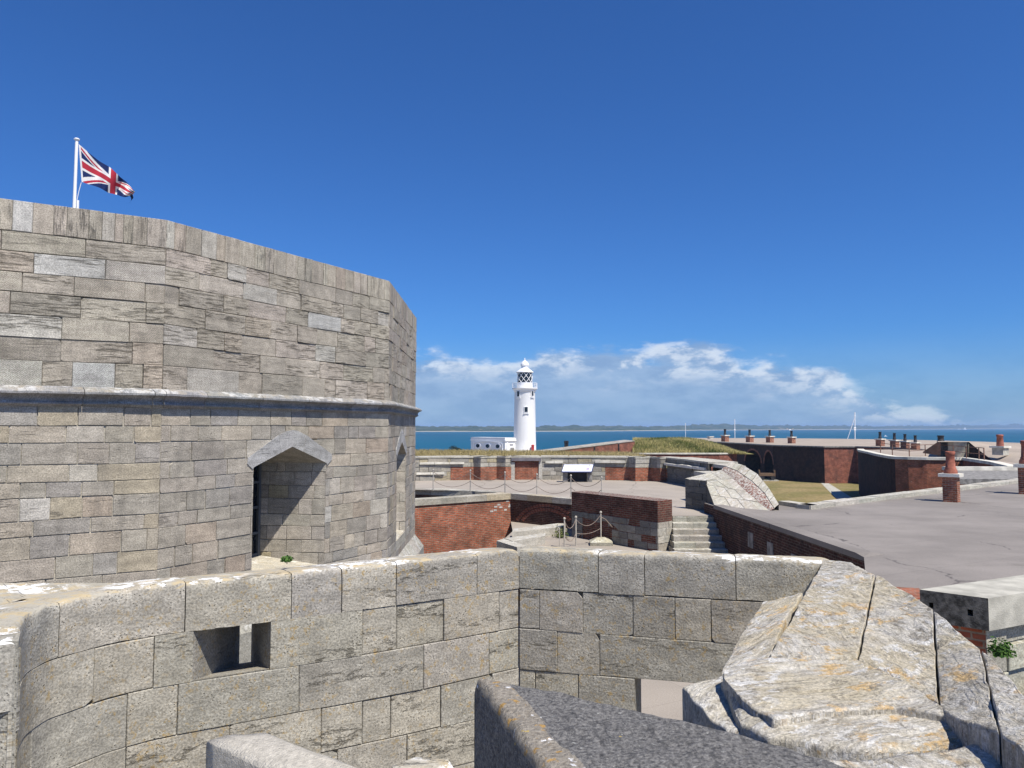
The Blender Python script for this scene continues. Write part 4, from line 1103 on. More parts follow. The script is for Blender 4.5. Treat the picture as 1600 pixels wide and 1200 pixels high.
for (x0, y0_, k), (x1, y1_, _) in zip(runs, runs[1:]):
    a, b = bx(x0, y0_), bx(x1, y1_); pf, L = line_pf(a, b)
    pal = P_MID if 'd' not in k else [((.15, .145, .13), 2), ((.20, .19, .17), 2)]  # dark runs take a darker palette, standing in for their shade
    if k in ('s', 'sd'): masonry(sbm, pf, 0, L, zt, [.27, .25, .27, .26, .28], (.5, 1.2), r2, pal, .02, dvar=.02)
    elif k == 'o': pass
    else:
        masonry(sbm, pf, 0, L, zt, [.28, .24], (.5, 1.2), r2, pal, .02, dvar=.015)
        bbm = MB(); bbm.face([pf(0, TER-.1, 0), pf(L, TER-.1, 0), pf(L, zc, 0), pf(0, zc, 0)], [(uacc, TER), (uacc+L, TER), (uacc+L, zc), (uacc, zc)]); bbm.build('brick_panel', M['brick_red'], rt)
    nb = Vector((-(b-a).y, (b-a).x)).normalized()
    sbm.prism([tuple(a-nb*.03), tuple(b-nb*.03), tuple(b+nb*1.5), tuple(a+nb*1.5)], zt+.002, zt+.09, (*jit((.42, .40, .34), r2), r2.random()))
    sbm.face([(*(a+nb*1.5), TER-5), (*(b+nb*1.5), TER-5), (*(b+nb*1.5), zt), (*(a+nb*1.5), zt)], None, (.3, .28, .25, .4))
    uacc += L
sbm.build('stonework', M['mid_stone'], rt)
# blocked brick embrasure with a dark slate lintel
oA_, oB_ = bx(800, 749.5), bx(845, 749.2); pf, L = line_pf(oA_, oB_)
be = MB(); prism2(be, pf, [(0, TER-.1), (L, TER-.1), (L, -1.98), (0, -1.98)], -.4, -.06); be.build('blocked_embrasure', M['brick_red'], rt)
be = MB(); prism2(be, pf, [(-.08, TER), (.16, TER), (.16, -2.05), (-.05, -2.05)], -.3, .03, (.45, .43, .38, .3)); be.build('jamb_stone', M['mid_stone'], rt); be = MB(); prism2(be, pf, [(L-.14, TER), (L+.1, TER), (L+.05, -1.85), (L-.10, -1.85)], -.3, .03, (.45, .43, .38, .3))
be.build('jamb_stone', M['mid_stone'], rt)
be = MB(); 
for k in range(16):
    u = .2+(L-.4)*k/15.3; hgt = -2.30+.10*math.sin(math.pi*k/15); prism2(be, pf, [(u, hgt), (u+.085, hgt), (u+.085, hgt+.2), (u, hgt+.2)], -.1, -.03)
be.build('brick_arch', M['brick_far'], rt)
be = MB(); prism2(be, pf, [(-.05, -1.98), (L+.02, -1.98), (L+.02, -1.80), (-.05, -1.80)], -.8, .14); be.build('slate_lintel', M['slate'], rt)
# white lime-washed ledges on the stone parts
for x0, y0_, x1, y1_, z in ((650, 751.6, 694, 750.4, -2.62), (655, 751.4, 725, 749.6, -2.03), (852, 749.3, 880, 749.5, -2.0), (930, 750, 978, 751, -1.96), (1040, 753.4, 1104, 769, -2.02)):
    a, b = bx(x0, y0_), bx(x1, y1_); pf, L = line_pf(a, b); r3 = random.Random(int(x0))
    n = max(2, int(L/.7)); lg = MB()
    for s in range(n):
        prism2(lg, pf, [(L*s/n+.01, z-.12), (L*(s+1)/n-.01, z-.12), (L*(s+1)/n-.01, z+r3.uniform(-.02, .03)), (L*s/n+.01, z+r3.uniform(-.02, .03))], -.1, .10, (.62, .61, .58, .6))
    lg.build('ledge', M['kerb_white'], rt)

# ---- information board
ib = thing('information_board', 'long white tilted information board on splayed grey legs on the terrace', 'information board', (*XY(903, 750, TER), TER))
Yb = 43.0; ctr = PY(903, 750, Yb); cxb = ctr.x
mb = MB(); 
def slab(mb, x0, x1, za, zb, ya, yb, t): 
    mb.prism([(x0-.06, ya), (x1-.06, ya), (x1+.1, yb), (x0+.1, yb)], [za-t, za-t, zb-t, zb-t], [za, za, zb, zb])
z1_, z0_ = -2.12, -2.50
slab(mb, cxb-.90, cxb+.84, z0_, z1_, Yb-.32, Yb+.25, .05); mb.build('panel', M['board_frame'], ib)
mb = MB(); slab(mb, cxb-.86, cxb+.80, z0_+.022, z1_-.005, Yb-.30, Yb+.24, .015); pn = mb.build('printed_sheet', M['board_white'], ib)
mb = MB(); r3 = random.Random(6)
def onb(x, t): return (cxb+x-.06+.16*t, Yb-.30+.54*t, z0_+.022+(z1_-.005-z0_-.022)*t+.004)
def mark(mb, x0, x1, t0, t1): mb.face([onb(x0, t0), onb(x1, t0), onb(x1, t1), onb(x0, t1)])
for t in (.80, .72, .60, .40, .30, .20):
    x = -.78
    while x < .5:
        l = r3.uniform(.03, .12)
        if r3.random() > .35: mark(mb, x, x+l, t, t+.018)
        x += l+.03
mark(mb, .58, .66, .74, .86); mark(mb, -.42, -.40, .22, .40); mark(mb, -.2, -.1, .24, .3)
mb.build('lettering', M['board_ink'], pn)
mb = MB(); mark(mb, .48, .64, .25, .42); mb.build('picture_block', M['board_purple'], pn)
for s, x in ((-1, -.72), (1, .68)):
    mb = MB(); mb.prism([(cxb+x-.13, Yb-.10), (cxb+x+.13, Yb-.10), (cxb+x+.13, Yb+.16), (cxb+x-.13, Yb+.16)], TER, -2.47)
    mb.build('leg', M['concrete_dark'], ib)
mb = MB(); mb.box(cxb-.58, cxb+.54, Yb+.16, Yb+.22, TER, -2.35); mb.build('dark_opening_box', M['iron_black'], ib)  # black box standing in for the shaded opening behind the board

# ---- rope posts
def make_post(h=1.0, foot=False):
    t = thing('rope_post', 'slim white rope post', 'post', (0, 0, 0)); m_ = MB(); m_.tube([(0, 0, 0), (0, 0, h)], .024, 10); m_.build('shaft', M['post_white'], t); local(t.children[0])
    m_ = MB(); m_.lathe((0, 0, h), [(.03, -.02), (.045, 0), (.045, .03), (.02, .06), (.005, .065)], 10); local(m_.build('cap', M['post_white'], t))
    return t
post0 = make_post(); tops = []; spec = []
lab_t = {677: 'white rope post nearest the keep on the terrace, above the light well', 735: 'white rope post on the terrace, second along from the keep',
         789: 'white rope post on the terrace just left of the blocked red embrasure', 839: 'white rope post on the terrace below the right edge of the slate lintel', 892: 'white rope post in front of the left half of the information board', 940: 'white rope post just right of the information board, behind the brick and stone parapet'}
for px, ty in ((677, 733), (735, 734), (789, 737), (839, 740), (892, 741.7), (940, 744.5)):
    p = PZ(px, ty, TER+1.05); spec.append((px, p.x, p.y, TER, lab_t[px], 1.0, 'rope posts along the terrace edge'))
lab_c = {882: 'white rope post by the weeds at the left end of the court row', 900: 'taller-looking white rope post in the middle of the court row', 939: 'white rope post standing in a stone block before the brick and stone parapet', 880: 'short white stub of a post beside the weeds'}
courts = []
for px, by in ((882, 856), (900, 853), (939, 845)):
    p = PZ(px, by, CRT+(0 if px != 939 else .14)); spec.append((px, p.x, p.y, CRT+(0 if px != 939 else .14), lab_c[px], 1.0, 'rope posts in the lower court'))
PT = {}
for i, (px, x, y, z, lb, sc, gr) in enumerate(spec):
    if i == 0: o_ = post0; o_.location = (x, y, z); o_['label'] = lb
    else: o_ = dup(post0, (x, y, z), 0, lb)
    o_['group'] = gr; PT[px] = Vector((x, y, z))
p = PZ(880, 856, CRT); o_ = dup(post0, (p.x-.12, p.y+.1, CRT), 0, lab_c[880], .62); o_['group'] = 'rope posts in the lower court'
def rope(a, b, h, sag, label):
    m_ = MB(); A, B = PT[a]+Vector((0, 0, h)), PT[b]+Vector((0, 0, h)); pts = []
    for k in range(15):
        t = k/14; q_ = A.lerp(B, t); q_.z -= sag*4*t*(1-t); pts.append(q_)
    m_.tube(pts, .012, 6); tag(m_.build('rope', M['rope']), label, 'rope', 'ropes slung between the posts')
names = {677: 'keep-side', 735: 'second', 789: 'blocked-embrasure', 839: 'lintel', 892: 'board-front', 940: 'board-right'}
for a, b, ds in ((677, 735, 'between the keep-side post and the next along'), (735, 789, 'left of the blocked red embrasure'), (789, 839, 'in front of the blocked red embrasure'), (839, 892, 'between the blocked embrasure and the information board'), (892, 940, 'in front of the information board')):
    rope(a, b, .92, .33, 'upper dark rope sagging '+ds); rope(a, b, .50, .30, 'lower dark rope sagging '+ds)
rope(882, 900, .95, .30, 'upper pale rope on the two left posts of the court'); rope(882, 900, .45, .25, 'lower pale rope on the two left posts of the court')
rope(900, 939, .93, .30, 'upper rope running to the post in the stone block'); rope(900, 939, .45, .10, 'lower rope running to the post in the stone block')
for o_ in COL.objects:
    if o_.name.startswith('rope') and o_.type == 'MESH' and 'court' in o_.get('label', ''): pass
# loose rope end hanging off to the right
m_ = MB(); A = PT[939]+Vector((0, 0, .85)); m_.tube([A, A+Vector((.18, .05, -.10)), A+Vector((.42, .1, -.38))], .018, 6)
tag(m_.build('rope', M['rope']), 'short loose rope end hanging right of the post in the stone block', 'rope', 'ropes slung between the posts')
# stone foot
p = PT[939]; mb = MB(); mb.prism([(p.x-.42, p.y-.30), (p.x+.38, p.y-.34), (p.x+.42, p.y+.3), (p.x-.38, p.y+.34)], CRT, CRT+.12, (.3, .285, .23, .4))
rows = [[(p.x+x*k, p.y+y*k, z) for x, y in ((-.42, -.30), (.38, -.34), (.42, .3), (-.38, .34))] for k, z in ((1, CRT+.12), (.35, CRT+.26), (.01, CRT+.27))]
mb.grid(rows, (.4, .38, .28, .4), close=True)
tag(mb.build('stone_block', M['mid_stone']), 'low pyramid-topped stone block in which the single right-hand rope post stands', 'stone block')

# ---- low kerbs and sunken light well in the court
def low(label, p, zt, m='mid_stone', name='low_kerb', z0=CRT):
    mb = MB(); mb.prism([(q.x, q.y) for q in p], z0, zt, (.42, .40, .35, .4)); return tag(mb.build(name, M[m]), label, 'kerb', 'low stone kerbs in the court')
zq = CRT+.30
low('long low stone kerb at the foot of the shaded brick wall', [PZ(800, 832, zq), PZ(878, 823, zq), PZ(884, 818, zq), PZ(872, 817.5, zq), PZ(802, 826, zq)], zq)
low('shorter stone kerb in front of the long one, open pit between them', [PZ(786, 841, zq), PZ(852, 833, zq), PZ(852, 837, CRT+.3), PZ(800, 846, zq)][::1], zq)
low('slanting stone kerb at the corner of the sunlit brick wall', [PZ(776, 845, zq), PZ(808, 855, zq), PZ(823, 853, zq), PZ(788, 841, zq)], zq)
mb = MB(); q = [PZ(774, 850, zq), PZ(806, 857, zq), PZ(806, 862, zq), PZ(770, 862, zq)]
mb.face([(x.x, x.y, CRT+.006) for x in q]); o_ = mb.build('pit_shade_sheet', M['void_shade']); tag(o_, 'flat dark sheet standing for the shaded pit beside the slanting kerb at the foot of the sunlit brick wall', 'pit')  # flat black sheet, the pit's shade put into its colour
# weathered stones set in the lit wall's right end
pf, L = line_pf(W1a, W1b); mb = MB(); r3 = random.Random(9)
for k in range(9):
    u = L-.05-r3.uniform(.05, 1.2); z = CRT+.45+r3.uniform(0, .5); prism2(mb, pf, [(u, z), (u+.16, z), (u+.16, z+.07), (u, z+.07)], -.01, .008, (.5, .48, .44, .4))
mb.build('pale_patches', M['mid_stone'], [o_ for o_ in COL.objects if o_.name == 'brick_wall'][0])

# ---- chimneys
def make_chimney():
    t = thing('chimney', 'c', 'chimney', (0, 0, 0)); s = .26
    m_ = MB(); m_.prism([(-s, -s), (s, -s), (s, s), (-s, s)], 0, 1.02); local(m_.build('stack', M['brick_chimney'], t))
    m_ = MB(); s2 = .38; m_.prism([(-s2, -s2), (s2, -s2), (s2, s2), (-s2, s2)], 1.02, 1.15); local(m_.build('cap_slab', M['kerb_white'], t))
    m_ = MB(); m_.lathe((0, 0, 1.15), [(.25, 0), (.245, .12), (.20, .2), (.205, .24), (.18, .26), (.16, .60), (.16, .74), (.18, .76), (.185, .88), (.16, .90), (.14, .88)], 20); local(m_.build('pot', M['terracotta'], t, True))
    return t
ch0 = make_chimney(); p = PZ(1487, 784, ROOF); ch0.location = (p.x, p.y, ROOF); ch0.rotation_euler = (0, 0, R(-42)+R(90)-R(0)); ch0['label'] = 'red brick chimney with white slab and tall terracotta pot, standing alone on the grey roof'; ch0['group'] = 'brick chimneys on the grey roof'; ch0.scale = (.92, .92, .91)
p = PZ(1606, 772, ROOF); dup(ch0, (p.x, p.y, ROOF), R(48), 'red brick chimney with stout terracotta pot cut by the right edge of the view', 1.08)
# far chimneys with black pots
def make_far():
    t = thing('chimney', 'c', 'chimney', (0, 0, 0)); s = .48
    m_ = MB(); m_.prism([(-s, -s), (s, -s), (s, s), (-s, s)], 0, 1.0); local(m_.build('stack', M['brick_chimney'], t))
    m_ = MB(); s2 = .62; m_.prism([(-s2, -s2), (s2, -s2), (s2, s2), (-s2, s2)], 1.0, 1.18); local(m_.build('cap_slab', M['kerb_white'], t))
    m_ = MB(); m_.lathe((0, 0, 1.18), [(.25, 0), (.24, .30), (.20, .36), (.20, .95), (.24, .98), (.24, 1.06), (.16, 1.08)], 12); local(m_.build('pot', M['iron_black'], t, True))
    return t
cf = make_far(); first = True
FL = [(1133, 690, 'first'), (1171.5, 691, ''), (1203, 691.5, ''), (1237, 692.7, ''), (1375.5, 697, ''), (1398, 699, ''), (1414.5, 700.5, ''), (1430.5, 702.5, '')]
desc = ['black-potted chimney on the far roof, directly right of the grassy mound', 'black-potted chimney on the far roof above the left dark arch', 'black-potted chimney on the far roof above the right dark arch', 'black-potted chimney on the far roof, last before the wide gap in the row',
        'black-potted chimney, first of four close together beyond the railed roof', 'black-potted chimney, second of four close together beyond the railed roof', 'black-potted chimney, third of four close together beyond the railed roof', 'black-potted chimney nearest the sunken gun position, last of the close four']
for (px, by, _), ds in zip(FL, desc):
    p = PZ(px, by, WING); sc = p.y/125*.93 if px < 1300 else p.y/95*.80
    sc = max(.72, sc)
    if first: cf.location = (p.x, p.y, WING); cf.rotation_euler = (0, 0, R(30)); cf.scale = (sc,)*3; cf['label'] = ds; cf['group'] = 'chimneys with black pots on the far roof'; first = False
    else: o_ = dup(cf, (p.x, p.y, WING), R(30), ds, sc)

# ================================================================ FAR WING AND BATTERIES
def bld(name, label, cat='building'): return thing(name, label, cat, (45, 110, GRD))
wg = bld('far_casemate_wing', 'long far brick casemate wing with a wide pale gravel roof behind the lawn')
FR = [XY(1100, 689.5, WING), XY(1157, 692.3, WING), XY(1208, 695.5, WING), (43.0, 103.5), (47.5, 103.8), XY(1420, 700, WING), XY(1470, 705, WING)]
BKp = [XY(1640, 693.5, WING+.0), XY(1520, 689.6, WING), XY(1440, 687.5, WING), XY(1320, 685.6, WING), XY(1200, 684.6, WING), XY(1100, 684.3, WING), XY(990, 684.0, WING)]
rfp = [FR[0], FR[1], FR[2], FR[3], FR[4], FR[5], FR[6], (75, 60)]+BKp+[(22, 135)]
mb = MB(); mb.face([(*p, WING) for p in rfp]); mb.build('roof', M['gravel_roof'], wg)
mb = MB(); u = 0
segs = [(FR[0], FR[1], 'brick_far_shade'), (FR[2], FR[3], 'brick_far_shade')]
def wq(mb, a, b, z0, z1): 
    L = math.hypot(b[0]-a[0], b[1]-a[1]); mb.face([(*a, z0), (*b, z0), (*b, z1), (*a, z1)], [(0, z0), (L, z0), (L, z1), (0, z1)])
wq(mb, FR[0], FR[1], GRD, WING-.12); mb.build('shaded_wall', M['brick_far_shade'], wg); mb = MB(); wq(mb, FR[2], FR[3], GRD, WING-.12); mb.build('shaded_wall', M['brick_far_shade'], wg)
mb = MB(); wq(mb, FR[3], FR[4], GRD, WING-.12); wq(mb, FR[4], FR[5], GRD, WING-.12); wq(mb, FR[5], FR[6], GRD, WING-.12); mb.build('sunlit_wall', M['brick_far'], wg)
mb = MB()
for a, b in zip(FR, FR[1:]):
    A, B = Vector(a), Vector(b); d = (B-A).normalized(); n = Vector((d.y, -d.x))
    mb.prism([tuple(A+n*.15), tuple(B+n*.15), tuple(B-n*.5), tuple(A-n*.5)], WING-.14, WING+.03)
mb.build('eaves_coping', M['concrete_dark'], wg)
# arched recesses
pf, L = line_pf(FR[1], FR[2]); ac = [(L*.40, L*.25, 1.9), (L*.865, L*.125, 1.9)]; sp0 = -5.5
holes = []
for u, rx_, ry_ in ac:
    holes.append([(u-rx_, GRD-.1), (u+rx_, GRD-.1)]+[(u+rx_*math.cos(R(a)), sp0+ry_*math.sin(R(a))) for a in range(0, 181, 20)])
bed = [[(0, GRD), (L, GRD), (L, WING-.12), (0, WING-.12)]]
for h_ in holes: bed = [q for p in bed for q in minus(p, h_)]
mb = MB()
for q in bed: mb.face([pf(*t, 0) for t in q], q)
mb.build('arcade_wall', M['brick_far_shade'], wg)
for h_ in holes:
    mb = MB()
    for i in range(len(h_)):
        a, b = h_[i], h_[(i+1) % len(h_)]
        if a[1] < GRD and b[1] < GRD: continue
        mb.face([pf(*a, 0), pf(*b, 0), pf(*b, -2.5), pf(*a, -2.5)])
    mb.face([pf(*t, -2.5) for t in h_]); mb.build('arch_recess', M['brick_far_shade'], wg)
    mb = MB()
    for i in range(2, len(h_)-1):
        a, b = h_[i], h_[i+1]; cxn = (h_[0][0]+h_[1][0])/2
        f_ = lambda t: (cxn+(t[0]-cxn)*1.14, sp0+(t[1]-sp0)*1.14)
        prism2(mb, pf, [a, b, f_(b), f_(a)], -.05, .05)
    mb.build('arch_ring', M['brick_far'], wg)
# wooden cart under the arches
ct = thing('wooden_trolley', 'old brown wooden trolley parked on a pale slab by the far arches', 'trolley', tuple(PY(1199, 741, 117)))
c_ = PY(1198, 740, 108.5); zc_ = GRD
mb = MB(); mb.obox((c_.x, c_.y), 1.55, .6, zc_+.02, zc_+.16, R(-8)); mb.build('slab', M['concrete'], ct)
mb = MB(); mb.obox((c_.x, c_.y), 1.05, .42, zc_+.75, zc_+1.15, R(-8)); mb.build('deck', M['wood'], ct)
for s in (-1, 1):
    mb = MB(); mb.obox((c_.x+s*1.05*math.cos(R(-8)), c_.y+s*1.05*math.sin(R(-8))), .07, .45, zc_+.7, zc_+1.6, R(-8)); mb.build('end_rail', M['wood'], ct)
    for q_ in (-1, 1):
        mb = MB(); cc = (c_.x+s*.75, c_.y+q_*.35-s*.1); n = 14
        rows = [[(cc[0]+.32*math.cos(2*math.pi*k/n), cc[1]+o_, zc_+.48+.32*math.sin(2*math.pi*k/n)) for k in range(n)] for o_ in (-.06, .06)]
        mb.grid(rows, close=True); mb.face(rows[0]); mb.face(rows[1][::-1]); mb.build('wheel', M['iron_black'], ct)

# curved brick battery in the middle distance
cb_ = bld('curved_battery', 'rounded dark red brick battery with pale coping and railed roof beside the lawn')
cv_ = [(40.5, 88), (38.7, 83.7), (36.4, 76.5), (34.7, 71.6), (33.3, 66.8), (32.9, 65.4), (32.85, 64.5), (33.5, 63.6), (34.6, 62.8), (35.9, 62.3), (37.3, 62.2)]
zt2 = WING
mb = MB(); u = 0
for a, b in zip(cv_[:7], cv_[1:7]):
    L = math.hypot(b[0]-a[0], b[1]-a[1]); mb.face([(*a, GRD), (*b, GRD), (*b, zt2), (*a, zt2)], [(u, GRD), (u+L, GRD), (u+L, zt2), (u, zt2)]); u += L
mb.build('shade_side_wall', M['brick_far_shade'], cb_)  # darker brick copy on the side turned from the sun, shade in colour
mb = MB(); u = 0
for a, b in zip(cv_[6:], cv_[7:]):
    L = math.hypot(b[0]-a[0], b[1]-a[1]); mb.face([(*a, GRD), (*b, GRD), (*b, zt2), (*a, zt2)], [(u, GRD), (u+L, GRD), (u+L, zt2), (u, zt2)]); u += L
mb.build('curved_wall', M['brick_red'], cb_)
wing_ = [(37.3, 62.2), (35.0, 55.0), XY(1577, 731, zt2)]
mb = MB(); u = 0
for a, b in zip(wing_, wing_[1:]):
    L = math.hypot(b[0]-a[0], b[1]-a[1]); mb.face([(*a, GRD), (*b, GRD), (*b, zt2), (*a, zt2)], [(u, GRD), (u+L, GRD), (u+L, zt2), (u, zt2)]); u += L
mb.build('wing_wall', M['brick_far'], cb_)
mb = MB(); allp = cv_+wing_[1:]
P = [Vector(p) for p in allp]
for i in range(len(P)-1):
    d = (P[i+1]-P[i]).normalized(); n = Vector((d.y, -d.x)); d0 = (P[i]-P[max(i-1, 0)]).normalized() if i else d; n0 = Vector((d0.y, -d0.x)); n0 = (n+n0).normalized()
    d2 = (P[min(i+2, len(P)-1)]-P[i+1]); d2 = d2.normalized() if d2.length > 0 else d; n2 = (n+Vector((d2.y, -d2.x))).normalized()
    mb.prism([tuple(P[i]+n0*.1), tuple(P[i+1]+n2*.1), tuple(P[i+1]-n2*.6), tuple(P[i]-n0*.6)], zt2-.1, zt2+.12)
mb.build('coping', M['kerb_white'], cb_)
rfp2 = [tuple(p) for p in P]+[(60, 45), (62, 75), (46, 90)]
mb = MB(); mb.face([(*p, zt2-.02) for p in rfp2]); mb.build('roof', M['gravel_roof'], cb_)
# nearer strip of stone-edged roof between the battery and the grey roof
sr = bld('stone_edged_roof', 'narrow grey flat roof with thick stone edging between the curved battery and the grey casemate roof')
q = [XY(1488, 735, ROOF), XY(1600, 733, ROOF), XY(1760, 740, ROOF), XY(1760, 755, ROOF), XY(1600, 748, ROOF), XY(1488, 748, ROOF)]
q = [XY(1480, 735.0, ROOF), XY(1480, 748.5, ROOF), XY(1700, 748.5, ROOF), XY(1700, 735.0, ROOF)]
mb = MB(); mb.prism(q, GRD, ROOF-.3); mb.build('brick_base', M['brick_red'], sr)
mb = MB(); mb.prism(q, ROOF-.28, ROOF); mb.build('roof', M['concrete_dark'], sr)
mb = MB(); A, B = Vector(q[0]), Vector(q[3]); mb.prism([tuple(A), tuple(B), (B.x, B.y+.6), (A.x, A.y+.6)], ROOF, ROOF+.22); mb.build('back_kerb', M['kerb_white'], sr)

# sunken gun position with sloping flanks
gp = bld('gun_emplacement', 'sunken concrete gun emplacement cut into the pale roof bank, dark inside with sloping flanks', 'gun emplacement')
Yg = 66; G = lambda x, y, Y=Yg: tuple(PY(x, y, Y))
mb = MB()
mb.face([G(1442, 708), G(1442, 706), G(1465, 690.5), G(1470, 690.3), G(1470, 712), ][::1])
mb.build('dark_flank', M['brick_far_shade'], gp); mb = MB()
mb.face([G(1494, 714, 69), G(1514, 717, 69), G(1514, 690.6, 69), G(1494, 690.6, 69)])
mb.build('dark_flank', M['brick_far_shade'], gp); mb = MB()
mb.face([G(1514, 690.6, 66), G(1514, 718, 66), G(1556, 725, 60), G(1551, 718, 60.5)])
mb.build('dark_flank', M['brick_far_shade'], gp)
mb = MB(); mb.face([G(1468, 690, 68), G(1468, 714, 68), G(1500, 716, 68), G(1500, 690, 68)]); mb.build('back_wall', M['concrete_dark'], gp)
mb = MB(); pc = PY(1496, 700, 66.5); mb.lathe((pc.x, pc.y, -2.9), [(.75, 0), (.75, 1.6), (.78, 1.62)], 18); mb.build('round_pier', M['concrete'], gp, True)
mb = MB(); mb.face([G(1465, 690.5, 66), G(1516, 690.6, 66), G(1516, 689.4, 76), G(1465, 689.2, 76)]); mb.build('lip', M['gravel_roof'], gp)
for x0, x1 in ((1506, 1509), (1512, 1514)):
    mb = MB(); a, b = PY(x0, 692, 67.5), PY(x1, 692, 67.5); mb.box(a.x, b.x, 67.4, 67.6, -3, a.z); mb.build('post', M['concrete'], gp)
bnk = MB()
bnk.grid([[G(1514, 690.6, 66), G(1560, 692.5, 70), G(1610, 694.6, 74), G(1700, 700, 80)], [G(1532, 705, 63), G(1570, 706, 62), G(1620, 708, 62), G(1700, 712, 62)], [G(1553, 721, 60), G(1582, 724, 56), G(1620, 729, 52), G(1700, 733, 52)], [G(1556, 733, 58), G(1584, 738, 55), G(1620, 739, 50), G(1700, 745, 50)]])
bnk.build('sloping_bank', M['gravel_roof'], gp, True)
# the lone pots beyond it
mb = MB(); p = PY(1470, 690, 90); mb.lathe(tuple(p), [(.42, -.8), (.42, .1), (.34, .15), (.34, .6), (.4, .64), (.4, .72), (.3, .74)], 14)
tag(mb.build('chimney_pot', M['iron_black'], None, True), 'single black chimney pot showing over the lip of the gun emplacement', 'chimney pot')
p = PY(1563, 704, 60); t = thing('squat_chimney', 'squat chimney of white slab and wide dark terracotta pot on the pale roof bank', 'chimney', tuple(p))
mb = MB(); mb.obox((p.x, p.y), .42, .42, p.z-.35, p.z+.22, R(30)); mb.build('stack', M['concrete'], t)
mb = MB(); mb.obox((p.x, p.y), .55, .55, p.z+.22, p.z+.36, R(30)); mb.build('cap_slab', M['kerb_white'], t)
mb = MB(); mb.lathe((p.x, p.y, p.z+.36), [(.27, 0), (.25, .3), (.22, .75), (.26, .78), (.26, .9), (.18, .92)], 16); mb.build('pot', M['terracotta'], t, True)

# railing on the curved battery
rl = thing('railing', 'thin rusty railing round the flat roof of the curved battery', 'railing', (40, 66, WING))
rpx = [(1376, 708, 76), (1394.5, 712, 71), (1421, 714.5, 66), (1446, 712.5, 67), (1466, 712.5, 66), (1490, 715, 63), (1510, 718, 60), (1530, 720, 58), (1538, 721, 57)]
rpts = []
for px, by, Y in rpx:
    p = PZ(px, by, WING); p = Vector((p.x, p.y, WING)); rpts.append(p); mb = MB(); mb.tube([p, p+Vector((0, 0, 1.05))], .045, 5); mb.build('post', M['iron_rust'], rl)
mb = MB()
for h_ in (1.03, .55): mb.tube([p+Vector((0, 0, h_)) for p in rpts], .03, 5)
mb.build('rail', M['iron_rust'], rl)

# ---- grassy mound with brick drum below
def ztop_m(x, y): return 0
md = thing('mound_wall', 'low brick wall with thin pale coping ringing the foot of the grassy mound', 'wall', (17, 73, GRD))
arc = [XY(960, 710, WING), XY(1000, 709.5, WING), XY(1060, 709.4, WING), XY(1120, 709.3, WING), XY(1145, 708.6, WING), XY(1157, 706.5, WING+.1)]
arc = [(arc[0][0], 74), (arc[1][0], 73.4), (arc[2][0], 73), (arc[3][0], 73.2), (arc[4][0], 74), (22.6, 76), (23.4, 84)]
mb = MB(); cm = MB(); u = 0
for i, (a, b) in enumerate(zip(arc, arc[1:])):
    L = math.hypot(b[0]-a[0], b[1]-a[1]); mb.face([(*a, GRD), (*b, GRD), (*b, WING), (*a, WING)], [(u, GRD), (u+L, GRD), (u+L, WING), (u, WING)]); u += L
    A, B = Vector(a), Vector(b); d = (B-A).normalized(); n = Vector((d.y, -d.x)); cm.prism([tuple(A+n*.08), tuple(B+n*.08), tuple(B-n*.5), tuple(A-n*.5)], WING, WING+.13)
mb.build('brickwork', M['brick_far'], md); cm.build('coping', M['kerb_white'], md)
def mz(x, y):
    # height of the mound
    t = max(0, min(1, (y-73.3)/5)); e = max(0, min(1, (22.8-x)/4.2)) if x > 18 else 1
    k = (1-(1-t)**2)*(1-(1-e)**2); return WING+1.25*k*(1+.12*noise.noise((x*.3, y*.3, 0)))
G_ = []
mb = MB(); rows = []
for j in range(30):
    y = 73.5+j*.65; rows.append([(x_, y, mz(x_, y)) for x_ in [.1605*y+.35*i for i in range(35)]])
mb.grid(rows)
mound = mb.build('grass_mound', M['mound_soil'], None, True, True); tag(mound, kind='structure')
def blades(name, m, pts, hgt, wd, rng, label, lean=.35, kind='stuff', parent=None):
    mb = MB()
    for x, y, z in pts:
        h_ = hgt*rng.uniform(.5, 1.25); a = rng.uniform(0, math.pi); w_ = wd*rng.uniform(.5, 1.3); lx, ly = rng.gauss(0, lean)*h_, rng.gauss(0, lean)*h_
        dx, dy = math.cos(a)*w_/2, math.sin(a)*w_/2
        c = min(1, max(0, .5+.55*noise.noise((x*.35, y*.35, 2))*2+.4*noise.noise((x*1.2, y*1.2, 5))+rng.gauss(0, .20)))
        mb.face([(x-dx, y-dy, z-.03), (x+dx, y+dy, z-.03), (x+dx*.5+lx*.6, y+dy*.5+ly*.6, z+h_*.65), (x+lx, y+ly, z+h_)], [(0, 0)]*4, (.5, .5, .5, c))
    o = mb.build(name, m, parent); tag(o, label, 'grass', kind=kind); return o
rg = random.Random(12); pts = []
for _ in range(22000):
    y = 73.5+rg.random()**1.5*9; x = rg.uniform(.1620*y, 22.9); pts.append((x, y, mz(x, y)))
blades('mound_grass', M['mound_grass'], pts, .26, .045, rg, 'long green and yellow grass covering the mound beyond the terrace')
# dry grass bank beyond the terrace parapet
mb = MB(); rows = []
def bz(x, y): return -2.55+.32*math.exp(-((y-61)/7)**2)*(1)+.14*noise.noise((x*.12, y*.1, 4))-.03*max(0, x-4)
for j in range(16):
    y = 50+j*2.0; rows.append([(x_, y, bz(x_, y) if j < 13 else GRD) for x_ in [-14+1.*i for i in range(26)]])
mb.grid(rows); tag(mb.build('grass_bank', M['dry_soil'], None, True), kind='structure')
pts = []
for _ in range(20000):
    x = rg.uniform(-9.5, 10.5); y = rg.uniform(52, 68); pts.append((x, y, bz(x, y)))
blades('dry_grass', M['dry_grass'], pts, .40, .035, rg, 'dry straw-coloured grass along the bank beyond the terrace parapet')
